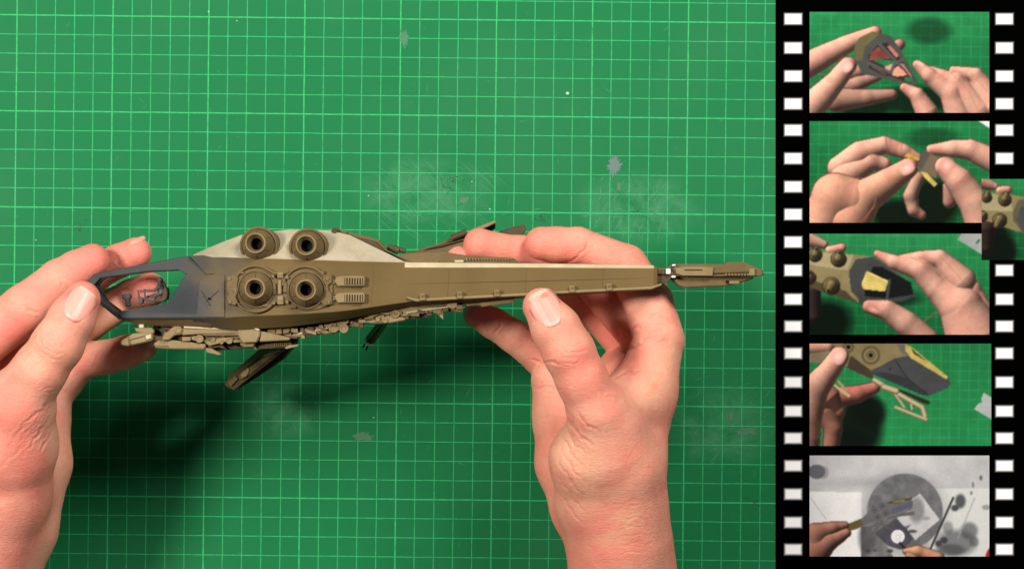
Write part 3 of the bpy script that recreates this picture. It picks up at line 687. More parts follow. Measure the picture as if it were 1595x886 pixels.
def grp(name, mat, items, z0, z1, bevel=.025):
    for it in items: MB().prism(it, z0, z1).obj(name, mat, model, bevel=bevel)
MB().prism([(355, 430), (372, 427), (380, 419), (400, 415.5), (420, 420), (433, 427), (447, 427), (458, 420), (478, 416), (496, 421), (505, 428), (519, 428), (519, 474), (507, 478), (496, 482), (478, 485), (460, 481), (452, 475), (430, 475), (418, 481), (398, 486), (380, 481), (368, 476), (354, 474)], zf-.35, zf+.06).obj('engine_mount', M['olive'], model, bevel=.04)
grp('mount_bracket', M['olive'], [[(353, 431), (366, 428), (371, 434), (369, 446), (372, 452), (367, 462), (371, 470), (366, 476), (355, 473), (353, 464), (356, 458), (353, 450)],
    [(504, 428), (517, 428), (517, 440), (511, 444), (511, 452), (517, 458), (517, 474), (505, 476), (499, 470), (506, 462), (507, 444), (502, 436)]], zf-.1, zf+.2)
grp('mount_clamp', M['tan'], [[(432, 424), (441, 424), (441, 433), (432, 433)], [(433, 436), (438, 436), (438, 458), (433, 458)], [(432, 461), (441, 461), (441, 474), (432, 474)]], zf-.1, zf+.22)
def arc(cx, cy, r, a0, a1, z, rad, name='hose', mat='olive'):
    MB().tube([at(cx+r*math.cos(math.radians(a)), cy-r*math.sin(math.radians(a)), z) for a in np.linspace(a0, a1, 14)], rad, 8).obj(name, M[mat], model)
arc(398, 449, 35, 50, 150, zf+.12, .07); arc(398, 450, 35.5, -150, -35, zf+.1, .07); arc(476, 451, 36, 40, 170, zf+.12, .07)
MB().tube([at(419, 421, zf+.12), at(428, 426, zf+.14), at(440, 426, zf+.14), at(450, 423, zf+.14)], .08, 8).obj('hose', M['olive'], model)
# two slatted exhausts
for y in (437.5, 463.5):
    root = MB().prism([(521, y), (524, y-6), (531, y-7.5), (566, y-7.5), (568, y-6), (568, y+6.5), (566, y+8), (526, y+8)], zf-.5, zf+.10).obj('exhaust_duct', M['tan'], model, bevel=.03)
    MB().rect(536.5, y-5, 565.5, y+5.5, zf+.05, zf+.105).obj('duct_well', M['dark'], root)
    for k in range(7):
        x = 537.5+k*4.1; MB().rect(x, y-5, x+2.0, y+5.5, zf+.09, zf+.17).obj('slat', M['tan'], root, bevel=.01)
    MB().cyl(519.5, y+1, zf-.5, zf+.02, 3.2, 10).obj('duct_bolt', M['silver'], root)
MB().rect(516, 441, 536, 458, zf-.5, zf-.22).obj('duct_shadow_plate', M['dark'], model)  # dark plate painted in as the shadow between the two exhausts
# sill rail and tabs
RL = [(634, 463.5), (648, 467.5), (820, 458.6), (900, 454), (1014, 448.6), (1030, 443)]
wz = lambda x: ZC+float(np.interp(x, [s[0] for s in ST], [s[8] for s in ST]))
MB().tube([at(x, y, wz(x)+.08) for x, y in RL], [.05]+[.075]*4+[.05], 8).obj('sill_rail', M['tan'], model)
for x in (658, 716, 774, 891, 949):
    y = float(np.interp(x, [p[0] for p in RL], [p[1] for p in RL])); z = wz(x)
    root = MB().rect(x-4.2, y-9.5, x+4.2, y+1, z-.2, z+.26).obj('sill_tab', M['tan'], model, bevel=.03)
    MB().rect(x-2, y-8, x+2, y-4, z+.25, z+.30).obj('tab_notch', M['olive'], root)
for pts in (((582, 420), (578, 476)), ((700, 419), (697, 462)), ((820, 419), (818, 455)), ((940, 420), (938, 449)), ((640, 442), (1014, 433)), ((582, 432), (640, 442))):
    MB().tube([at(x, y, wz(x)-.004) for x, y in pts], .010, 5).obj('panel_line', M['dark'], model)
# dorsal deck
MB().prism([(516, 357), (524, 356), (545, 362), (575, 369), (589, 374), (602, 388), (614, 399), (640, 408), (630, 408), (546, 366)], ZC-.9, ZC+.55).obj('dorsal_deck', M['olive'], model, bevel=.03)
MB().prism([(549, 367.5), (582, 375), (602, 394), (598, 393), (562, 376)], ZC+.4, ZC+.78).obj('deck_recess', M['dark'], model, bevel=.02)
MB().prism([(610, 398.5), (640, 394), (690, 392), (730, 398), (800, 402), (812, 410.5), (640, 409)], ZC-1.2, ZC+.5).obj('rear_deck', M['olive'], model, bevel=.03)
MB().prism([(684, 405.5), (708, 405.5), (722, 401.5), (800, 404), (812, 409.8), (685, 408.8)], ZC+.3, ZC+.85).obj('deck_rail', M['olive'], model, bevel=.02)
MB().rect(708, 405, 722, 408.6, ZC+.4, ZC+.98).obj('deck_plate', M['light'], model, bevel=.02)
for k in range(16): MB().rect(726+k*4.6, 401.6+k*.12, 728+k*4.6, 405, ZC+.7, ZC+.95).obj('deck_stud', M['tan'], model)
MB().cyl(521, 359, ZC, ZC+.9, 4.5, 12).obj('dorsal_knob', M['dark'], model)
MB().tube([at(514, 361, ZC+.5), at(527, 359, ZC+.6), at(540, 363, ZC+.6)], .07, 8).obj('hose', M['olive'], model)
for x0, y0, x1, y1, r in ((604, 384, 613, 388, .15), (612, 387, 622, 391, .19), (622, 389, 632, 391, .13)):
    MB().tube([at(x0, y0, ZC), at(x1, y1, ZC)], [r, r], 10).obj('dorsal_actuator', M['dark'], model, bevel=.02)
# folded wings behind the fingers
MB().prism([(634, 394), (688, 378), (703, 370), (723, 364), (770, 344), (773, 349), (740, 366), (728, 398), (640, 404)], 4.9, 5.3).obj('wing_root', M['olive'], model, bevel=.03)
MB().prism([(660, 389), (700, 376), (725, 370), (725, 374), (690, 384)], 5.2, 5.42).obj('wing_root', M['dark'], model, bevel=.03)
MB().prism([(722, 362.5), (770, 343.5), (773, 347), (728, 368)], 5.2, 5.6).obj('wing_spar', M['tan'], model, bevel=.03)
MB().prism([(752, 359), (772, 350), (771, 357), (760, 362)], 4.6, 5.1).obj('wing_spar', M['black'], model, bevel=.03)
MB().tube([at(703, 371, 5.5), at(726, 361.5, 5.6)], .16, 10).obj('wing_actuator', M['dark'], model)
MB().prism([(776, 361), (800, 353), (817, 349.5), (820, 358), (812, 367), (780, 369)], 4.2, 4.6).obj('wing_blade', M['dark'], model, bevel=.03)
# tail
zt = ZC+.35
tail = MB().prism([(1043, 415), (1050, 411), (1128, 411.5), (1131, 408.3), (1158, 408.3), (1175, 415.5), (1188, 420.5), (1188, 429), (1177, 431), (1109, 431), (1053, 430)], ZC-.55, zt).obj('tail_boom', M['olive'], model, bevel=.04)
MB().prism([(1052, 417.5), (1068, 415.5), (1112, 416), (1110, 429.8), (1064, 429.5), (1053, 426)], zt-.1, zt+.12).obj('tail_cover', M['tan'], model, bevel=.03)
MB().rect(1066, 419.8, 1094, 421.2, zt+.08, zt+.135).obj('tail_slot', M['black'], model)
MB().prism([(1112, 420.5), (1168, 418.5), (1168, 424), (1112, 426)], zt-.1, zt+.1).obj('tail_cover', M['olive'], model, bevel=.03)
for k in range(8): MB().cyl(1131+k*4.9, 427.2, zt-.1, zt+.1, 2, 8).obj('tail_rivet', M['tan'], model)
MB().rect(1167, 418.5, 1176, 429.5, zt-.1, zt+.14).obj('tail_cap', M['tan'], model, bevel=.03)
MB().tube([at(1175, 424, ZC), at(1189, 425, ZC)], [.17, .13], 12).obj('tail_tip', M['olive'], model)
MB().prism([(1044, 434), (1053, 429.5), (1175, 431.5), (1172, 435), (1154, 440.5), (1130, 446), (1065, 448.5), (1058, 446)], ZC-.75, ZC+.12).obj('tail_fairing', M['olive'], model, bevel=.06)
MB().rect(1136, 437.5, 1152, 442.5, ZC, ZC+.25).obj('fairing_box', M['tan'], model, bevel=.03)
MB().rect(1131, 436.5, 1135, 441, ZC, ZC+.2).obj('fairing_box', M['black'], model, bevel=.02)
MB().prism([(1018, 417.5), (1038, 417.5), (1044, 421), (1044, 427), (1020, 427)], ZC-.5, ZC+.52).obj('tail_joint', M['olive'], model, bevel=.03)
MB().prism([(1018, 426), (1047, 427), (1046, 434), (1042, 438.5), (1028, 444), (1020, 445)], ZC-.5, ZC+.40).obj('tail_joint', M['dark'], model, bevel=.03)
MB().prism([(1040, 415), (1057, 413), (1057, 431), (1040, 436)], ZC-.5, ZC+.30).obj('tail_joint', M['olive'], model, bevel=.04)
for x in (1023, 1028.5, 1034): MB().rect(x, 419.5, x+3, 425, ZC+.48, ZC+.55).obj('joint_slot', M['dark'], model)
for x0, y0, x1, y1 in ((1037.5, 418.5, 1044.5, 426.8), (1046, 429.6, 1052.4, 432.6), (1047, 411.8, 1052.5, 414.2)):
    MB().rect(x0, y0, x1, y1, ZC+.3, ZC+.60).obj('white_tab', M['white'], model, bevel=.03)
# landing gear, front leg folded along the belly
G = ZC+1.1
def part(name, mat, pts, z0, z1, bevel=.035): return MB().prism(pts, z0, z1).obj(name, M[mat], model, bevel=bevel)
part('gear_foot', 'tan', [(187, 531), (200, 523.5), (206, 519.5), (234, 516.5), (238, 522), (238, 530), (227, 533), (199, 539), (189, 538)], G-.5, G+.12, .06)
part('gear_foot', 'tan', [(209, 511), (236, 510.3), (240, 515), (238, 521), (212, 517)], G-.45, G+.0, .04)
part('foot_strip', 'tan', [(200, 527), (231, 519), (232, 521.5), (201, 529.5)], G+.05, G+.19, .02)
part('foot_strip', 'olive', [(199, 525), (201.5, 524.5), (203.5, 537), (200.5, 538)], G+.05, G+.17, .02)
part('foot_strip', 'light', [(226, 523), (235, 520), (236, 527), (228, 529)], G+.0, G+.2, .02)
part('gear_pin', 'silver', [(216, 505), (224, 505), (224, 511), (216, 511)], G-.4, G-.05, .03)
part('gear_pin', 'black', [(239, 506), (246, 506), (248, 514), (252, 522), (239, 522)], G-1.4, G-.6, .02)
part('gear_arm', 'dark', [(237, 523.5), (254, 523.5), (252, 531), (238, 531)], G-.5, G-.1)
part('gear_skid', 'tan', [(238.5, 535.5), (246, 530.5), (261, 528.5), (321, 536), (319, 544), (263, 543), (242, 541.5)], G-.4, G-.02, .05)
part('gear_skid', 'olive', [(241, 538), (261, 537.5), (264, 541.5), (318, 541.8), (318, 544.6), (263, 543.4), (242, 542)], G-.2, G+.04, .02)
part('gear_knee', 'tan', [(251.5, 530), (254, 522), (270, 508.5), (281, 508), (285, 514), (283, 521), (272, 522), (263, 530)], G-.3, G+.2, .05)
MB().cyl(277.5, 513.5, G, G+.27, 5.2).obj('gear_pivot', M['tan'], model)
part('gear_leg', 'tan', [(281, 511), (334, 511.5), (372, 511), (372, 523), (318, 523), (312, 520.5), (283, 522.5)], G-.35, G+.12, .05)
part('gear_rail', 'light', [(286, 508), (327, 510), (368, 510), (368, 512.8), (327, 512.8), (286, 510.8)], G-.1, G+.17, .02)
part('gear_rail', 'olive', [(312, 518.5), (366, 518), (366, 520), (312, 520.5)], G+.05, G+.15, .01)
part('gear_link', 'tan', [(286, 526.5), (300, 523), (316, 523), (316, 530), (306, 531.5)], G-.5, G-.05, .04)
part('gear_link', 'olive', [(318, 524), (372, 523), (372, 533), (330, 533), (318, 530)], G-.6, G-.15, .04)
part('gear_link', 'tan', [(318, 533), (340, 527), (362, 524.5), (364, 530), (342, 535), (326, 539)], G-.4, G-.0, .04)
for x, y, r in ((310.5, 527.5, 6.4), (357, 530.5, 5.2), (332, 529, 3.2), (345, 533, 3), (295, 517, 2.2), (366, 517, 3.4), (263, 521, 2)):
    MB().cyl(x, y, G-.3, G+.08, r).obj('gear_pivot', M['tan'], model)
part('gear_claw', 'tan', [(318, 541), (330, 543), (345, 551.5), (341, 553.5), (322, 549)], G-.5, G-.1, .03)
part('gear_claw', 'dark', [(322, 537), (346, 537), (354, 544.5), (340, 541), (326, 543)], G-.6, G-.2, .03)
part('gear_block', 'tan', [(372, 504.5), (390, 505), (405.5, 513), (405, 522), (400, 533.5), (377, 534.5), (369, 520)], G-.5, G+.28, .06)
part('gear_block', 'tan', [(373, 534), (398, 534), (394, 540.5), (379, 540.5), (374, 537)], G-.4, G+.05, .04)
part('block_trim', 'light', [(385, 505.5), (390, 505.5), (405, 513.5), (402, 515.5)], G+.2, G+.34, .02)
part('gear_arrow', 'tan', [(405.5, 515), (451.5, 525.5), (451.5, 530), (404, 532.5)], G-.4, G+.16, .05)
part('gear_plate', 'dark', [(392, 538), (452, 529), (456, 538), (443, 542), (399, 543.5)], G-.9, G-.3, .03)
part('gear_plate', 'tan', [(443, 541.6), (450, 537.5), (464.5, 536.6), (464.8, 539), (446, 543.5)], G-.7, G-.2, .02)
part('gear_plate', 'tan', [(392, 538.6), (396, 539), (401, 543.8), (397, 544)], G-.7, G-.2, .02)
for k in range(7): part('gear_tooth', 'olive', [(427+k*3, 534.5), (429+k*3, 534.2), (429.5+k*3, 540), (427.5+k*3, 540)], G-.5, G-.2, .01)
part('wheel_pod', 'tan', [(412, 508), (424, 501), (446, 497.5), (455, 500), (455.5, 508), (451, 519), (440, 521), (424, 516)], G-.9, G-.12, .07)
MB().cyl(434, 509.5, G-.5, G-.02, 6).obj('gear_pivot', M['tan'], model)
part('wheel_pod', 'olive', [(458, 496.5), (463, 498), (465.5, 505), (462, 513), (455, 518), (459, 508)], G-.9, G-.2, .04)
# middle of the belly
part('belly_block', 'dark', [(462, 495), (530, 490), (560, 484), (575, 478), (580, 486), (552, 500), (520, 506), (468, 514)], G-1.3, G-.6, .03)
part('gear_strut', 'tan', [(452, 523), (470, 512), (512, 506.5), (526, 514), (524, 519), (470, 524), (456, 529)], G-.7, G-.2, .05)
part('gear_strut', 'light', [(462, 519), (510, 510), (511, 512), (464, 521.5)], G-.3, G-.14, .02)
part('gear_strut', 'tan', [(470, 497), (488, 493), (490, 499), (472, 503)], G-.6, G-.2, .04)
part('gear_strut', 'olive', [(490, 497), (500, 493), (516, 492), (526, 494), (524, 503), (498, 505)], G-.7, G-.3, .04)
for x, y, r in ((519.7, 509.7, 8.4), (535.8, 497.5, 8.2), (535.5, 511.5, 7.4), (500, 509, 3.6), (527, 505, 4), (545, 490, 4), (512, 500, 2.6)):
    MB().cyl(x, y, G-.6, G-.05, r).obj('gear_pivot', M['tan'], model)
MB().cyl(535.8, 497.5, G-.2, G+.02, 3.6).obj('gear_pivot', M['dark'], model)
part('gear_strut', 'olive', [(538, 516), (548, 507), (556, 499), (570, 489), (572, 484), (545, 488), (540, 500)], G-.8, G-.3, .04)
part('gear_link', 'tan', [(553, 500), (570, 490), (584, 479.5), (592, 480), (600, 486), (608, 487), (606, 491), (592, 489), (576, 496.5), (571, 492)], G-.5, G-.05, .04)
part('gear_plate', 'tan', [(556, 500), (577, 503.5), (608, 503), (632, 498.5), (630, 494.5), (608, 492.5), (588, 494), (572, 498.5)], G-.6, G-.1, .04)
part('gear_plate', 'tan', [(599, 485), (620, 479), (636, 474.6), (695, 474), (714, 471.5), (721, 484), (708, 484.5), (700, 479.5), (668, 487), (641, 492), (612, 494.5)], G-.6, G-.1, .05)
part('gear_rail', 'light', [(632, 486), (668, 480.5), (700, 477.5), (700, 479), (668, 483), (634, 488)], G-.2, G-.02, .02)
part('gear_rail', 'dark', [(640, 476.5), (694, 475.5), (694, 477), (642, 478.6)], G-.2, G-.06, .01)
MB().cyl(616.7, 488.5, G-.4, G+.0, 6).obj('gear_pivot', M['tan'], model); MB().cyl(600, 499, G-.4, G-.02, 4).obj('gear_pivot', M['tan'], model)
part('gear_claw', 'tan', [(678, 486), (687, 482.5), (690, 483), (690.5, 498), (686, 494)], G-.4, G-.1, .02)
part('gear_plate', 'dark', [(646, 491), (670, 488.5), (671, 493.5), (652, 496), (636, 497)], G-.7, G-.3, .03)
part('gear_hook', 'tan', [(697, 473), (712, 471.5), (713, 478), (706, 481), (697, 478.5)], G-.3, G+.08, .03)
part('gear_hook', 'olive', [(712, 481), (721, 484), (716, 486), (706, 485)], G-.4, G-.05, .02)
part('belly_fairing', 'dark', [(718, 468), (802, 463.5), (801, 471), (760, 474), (749, 478), (735, 476), (724, 476)], G-1.0, G-.35, .04)
part('belly_fairing', 'tan', [(747, 471.5), (802, 464), (801, 471), (750, 477.8)], G-.7, G-.25, .03)
for k in range(6): MB().cyl(728+k*3.6, 475-k*.3, G-.7, G-.28, 2, 8).obj('fairing_rivet', M['tan'], model)
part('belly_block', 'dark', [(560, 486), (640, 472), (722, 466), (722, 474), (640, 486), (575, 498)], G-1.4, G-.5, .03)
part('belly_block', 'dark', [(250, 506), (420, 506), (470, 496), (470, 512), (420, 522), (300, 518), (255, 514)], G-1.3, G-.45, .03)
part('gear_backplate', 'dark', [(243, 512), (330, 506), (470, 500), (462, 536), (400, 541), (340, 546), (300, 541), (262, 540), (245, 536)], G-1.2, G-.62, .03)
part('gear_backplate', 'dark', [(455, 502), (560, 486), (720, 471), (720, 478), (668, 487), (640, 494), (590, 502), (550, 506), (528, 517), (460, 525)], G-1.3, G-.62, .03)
for x, y in ((357, 434), (358, 470), (366, 452), (510, 434), (512, 470), (436.5, 428.5), (436.5, 468), (447, 432), (426, 472), (447, 470), (425, 430)): MB().cyl(x, y, zf, zf+.27, 2.3, 10).obj('mount_bolt', M['tan'], model)
for x, y, a, b in ((444, 448, 3.2, 8), (427, 450, 2.6, 9), (376, 425, 5, 2), (500, 424, 5, 2), (414, 476, 6, 2), (456, 478, 6, 2), (360, 442, 3, 5), (508, 450, 4, 3)): MB().rect(x-a, y-b, x+a, y+b, zf-.1, zf+.17).obj('mount_block', M['olive'], model, bevel=.03)
rg = random.Random(3)
for k in range(115):
    u = k/114; x = 262+u*450+rg.uniform(-4, 4)
    y = float(np.interp(x, [250, 320, 380, 450, 520, 600, 720], [518, 522, 524, 522, 508, 493, 477]))+rg.uniform(-7, 9)*(1 if x < 560 else .55)
    a, b = rg.uniform(2, 8.5), rg.uniform(1.2, 3.4); sl = rg.uniform(-.25, .1); z_ = G-.35+rg.uniform(0, .42)
    part('gear_fitting', rg.choice(('tan', 'tan', 'olive', 'olive', 'dark')), [(x-a, y-b+sl*a), (x+a, y-b-sl*a), (x+a, y+b-sl*a), (x-a, y+b+sl*a)], z_-.5, z_, .015)
inner_face = [(443, 544), (455, 541), (440, 560), (402, 586), (372, 605), (366, 607), (384, 588), (421, 558)]
MB().prism(inner_face, [5.6, 5.9, 5.6, 4.8, 4.3, 4.2, 4.5, 5.2], [7.2, 7.6, 7.0, 5.8, 4.9, 4.7, 5.3, 6.5]).obj('far_leg', M['dark'], model, bevel=.04)
# far-side legs reaching down towards the mat
def leg(pts, za, zb, th, mat, name='far_leg', bevel=.04):
    x0, x1, lo, hi, lift = (350, 443, 5.2, 8.6, (za if za < 2 else 0)) if pts[0][0] < 500 else (567, 604, 6.0, 8.6, (za if za < 2 else 0))
    z = [lo+(p[0]-x0)/(x1-x0)*(hi-lo)+lift for p in pts]
    return MB().prism(pts, [a-th for a in z], z).obj(name, M[mat], model, bevel=bevel)
leg([(403, 544), (446, 541), (424, 560), (386, 590), (364, 608), (349, 600), (359, 581), (377, 567)], 8.6, 5.2, .9, 'dark')
leg([(420, 547), (443, 542), (422, 557), (384, 587), (374, 592), (372, 584)], .16, 0, .3, 'olive')
leg([(374, 582), (386, 572), (389, 576), (384, 586), (377, 589)], .3, 0, .3, 'tan')
leg([(380, 575), (404, 556.5), (404.5, 558.5), (381.5, 577)], .14, 0, .2, 'black', bevel=.01)
leg([(410, 553), (436, 545), (436, 546.5), (411, 555)], .26, 0, .2, 'light', bevel=.01)
leg([(395, 570), (422, 551), (423, 552.5), (396, 571.5)], .24, 0, .2, 'tan', bevel=.01)
leg([(354, 596), (366, 585), (371, 590), (360, 602)], .2, 0, .3, 'olive')
MB().tube([at(351, 601, 5.2), at(347, 598, 5.0)], .05, 6).obj('leg_spike', M['black'], model)
leg([(585, 505), (604, 504), (582, 536), (572, 537), (567, 529)], 8.6, 6.0, .45, 'dark')
leg([(597, 505), (604, 504), (583, 535), (579, 535)], .12, 0, .2, 'olive')
leg([(590, 506), (594, 506), (573, 532), (570, 530)], .12, 0, .2, 'olive')
for x, y in ((568.5, 530), (573, 535.5), (577.5, 536.5)): MB().cyl(x, y, 5.5, 6.7, 2.2, 8).obj('leg_tip', M['white'], model)
for a, b in (((568, 536), (565, 541)), ((573, 539), (570, 545))): MB().tube([at(*a, 5.9), at(*b, 5.7)], .04, 6).obj('leg_spike', M['black'], model)

#==HANDS==
# ------------------------------------------------------------------ bodies grown as one surface (distance field -> surface nets)
def smin(a, b, k):
    h = np.clip(.5+.5*(b-a)/k, 0, 1); return b+(a-b)*h-k*h*(1-h)
def field(groups, lo, h, shape, kjoin):
    ax = [lo[i]+h*np.arange(shape[i], dtype=np.float32) for i in range(3)]
    out = None
    for chain, k, kj in groups:
        D = np.full(shape, 1.5, np.float32)
        for (a, ra), (b, rb) in zip(chain, chain[1:]):
            m = max(ra, rb)+.9; sl = []
            for i in range(3):
                i0 = int(max(0, (min(a[i], b[i])-m-lo[i])/h)); i1 = int(min(shape[i], (max(a[i], b[i])+m-lo[i])/h+2)); sl.append(slice(i0, max(i1, i0)))
            if any(s.stop <= s.start for s in sl): continue
            X, Y, Z = np.meshgrid(ax[0][sl[0]]-a[0], ax[1][sl[1]]-a[1], ax[2][sl[2]]-a[2], indexing='ij', sparse=True)
            ba = np.asarray(b)-np.asarray(a); L2 = float(ba@ba)+1e-9
            t = np.clip((X*ba[0]+Y*ba[1]+Z*ba[2])/L2, 0, 1)
            d = np.sqrt((X-t*ba[0])**2+(Y-t*ba[1])**2+(Z-t*ba[2])**2)-(ra+t*(rb-ra))
            D[tuple(sl)] = smin(D[tuple(sl)], d.astype(np.float32), k)
        out = D if out is None else smin(out, D, kj)
    return out
def surface_nets(D, lo, h):
    S = D < 0
    n = D.shape; c = np.zeros((n[0]-1, n[1]-1, n[2]-1), np.int8)
    off = [(i, j, k) for i in (0, 1) for j in (0, 1) for k in (0, 1)]
    sl = lambda o: tuple(slice(o[i], n[i]-1+o[i]) for i in range(3))
    for o in off: c += S[sl(o)]
    act = (c > 0) & (c < 8); idx = np.full(act.shape, -1, np.int64); cells = np.argwhere(act); idx[act] = np.arange(len(cells))
    acc = np.zeros((len(cells), 3)); cnt = np.zeros(len(cells))
    vals = {o: D[tuple((cells+o).T)] for o in off}
    for o in off:
        for a in range(3):
            if o[a]: continue
            p = list(o); p[a] = 1; p = tuple(p); va, vb = vals[o], vals[p]; m = (va < 0) != (vb < 0)
            t = va[m]/(va[m]-vb[m]); q = np.tile(np.array(o, float), (m.sum(), 1)); q[:, a] += t; acc[m] += q; cnt[m] += 1
    V = (cells+acc/cnt[:, None])*h+np.asarray(lo)
    F = []
    for a in range(3):
        b, c2 = (a+1) % 3, (a+2) % 3
        s0 = [slice(1, n[i]-1) for i in range(3)]; s0[a] = slice(0, n[a]-1); s1 = list(s0); s1[a] = slice(1, n[a])
        A, B = S[tuple(s0)], S[tuple(s1)]; e = np.argwhere(A != B); base = np.array([1, 1, 1]); base[a] = 0; g = e+base
        flip = A[tuple(e.T)]
        def at_(db, dc):
            q = g.copy(); q[:, b] += db; q[:, c2] += dc; return idx[tuple(q.T)]
        Q = np.stack([at_(-1, -1), at_(0, -1), at_(0, 0), at_(-1, 0)], 1); Q[~flip] = Q[~flip][:, ::-1]; F.append(Q)
    return V, np.vstack(F)
def smooth_mesh(V, F, it=2, lam=.5):
    E = np.vstack([F[:, [0, 1]], F[:, [1, 2]], F[:, [2, 3]], F[:, [3, 0]]]); n = len(V)
    deg = np.bincount(E.ravel(), minlength=n).astype(float)
    for s in range(it):
        for l in (lam, -lam*1.02):
            A = np.zeros_like(V)
            for k in range(3): A[:, k] = np.bincount(E[:, 0], V[E[:, 1], k], n)+np.bincount(E[:, 1], V[E[:, 0], k], n)
            V = V+l*(A/deg[:, None]-V)
    return V
def normals(V, F):
    nrm = np.cross(V[F[:, 2]]-V[F[:, 0]], V[F[:, 3]]-V[F[:, 1]]); N = np.zeros_like(V)
    for k in range(4):
        for a in range(3): N[:, a] += np.bincount(F[:, k], nrm[:, a], len(V))
    return N/np.maximum(np.linalg.norm(N, axis=1), 1e-9)[:, None]
def chain(L): return [(at(x, y, z), rpx(r, z)) for x, y, z, r in L]
def project(V):
    k = CAM_H/(CAM_H-V[:, 2])*PPC; return CX+V[:, 0]*k, CY-V[:, 1]*k
def seg_dist(px, py, pts):
    d = np.full(len(px), 1e9); f = np.ones(len(px)); n = len(pts)-1
    for i, ((xa, ya), (xb, yb)) in enumerate(zip(pts, pts[1:])):
        dx, dy = xb-xa, yb-ya; t = np.clip(((px-xa)*dx+(py-ya)*dy)/(dx*dx+dy*dy), 0, 1); q = np.hypot(px-xa-t*dx, py-ya-t*dy)
        f = np.where(q < d, np.sin(np.pi*(i+t)/n)**.6, f); d = np.minimum(d, q)
    return d, np.nan_to_num(f)
def grow(name, groups, h, creases=(), bulges=(), tips=(), label='', origin=None, pale=(214, 147, 124), pink=(220, 114, 102)):
    P = np.array([p for g in groups for p, r in g[0]]); R = np.array([r for g in groups for p, r in g[0]])
    lo = (P-R[:, None]).min(0)-.35; hi = (P+R[:, None]).max(0)+.35; shape = tuple(((hi-lo)/h).astype(int)+1)
    D = field(groups, lo, h, shape, .5); V, F = surface_nets(D, lo, h)
    # keep the largest piece only
    V = smooth_mesh(V, F, 3); N = normals(V, F); px, py = project(V)
    up = np.clip(N[:, 2]*2.2, 0, 1); disp = np.zeros(len(V)); red = np.zeros(len(V))
    wx = 1.6*np.sin(V[:, 1]*9+V[:, 0]*4)+.9*np.sin(V[:, 0]*23+1.7); wy = 1.6*np.sin(V[:, 0]*8-V[:, 1]*5)+.9*np.sin(V[:, 1]*21)
    for pts, wd, dp in creases:
        q, fd = seg_dist(px+wx, py+wy, pts); zz = up*fd
        g = np.exp(-(q/wd)**2); disp -= dp*g*zz; disp += .45*dp*np.exp(-((q-2.3*wd)/(1.3*wd))**2)*zz; red = np.maximum(red, np.minimum(.7, .2+dp*8)*g*zz)
    for x, y, r, dp in bulges: disp += dp*np.exp(-((px-x)**2+(py-y)**2)/r**2)*up
    V = V+N*disp[:, None]
    o = mk(name, V, F.tolist(), M['skin'], None, angle=180, origin=origin)
    b = red*.6
    for p, r in tips:
        d = np.linalg.norm(V-np.asarray(p), axis=1); b = np.maximum(b, np.clip(1.25-d/r, 0, 1)*.75)
    c = lin(pale)[None]*(1-b[:, None])+lin(pink)[None]*b[:, None]; c += (lin((150, 74, 62))-c)*(np.clip(red-.3, 0, 1)*.5)[:, None]
    set_tone(o, c); o['label'] = label; o['category'] = 'hand'
    return o, V, F
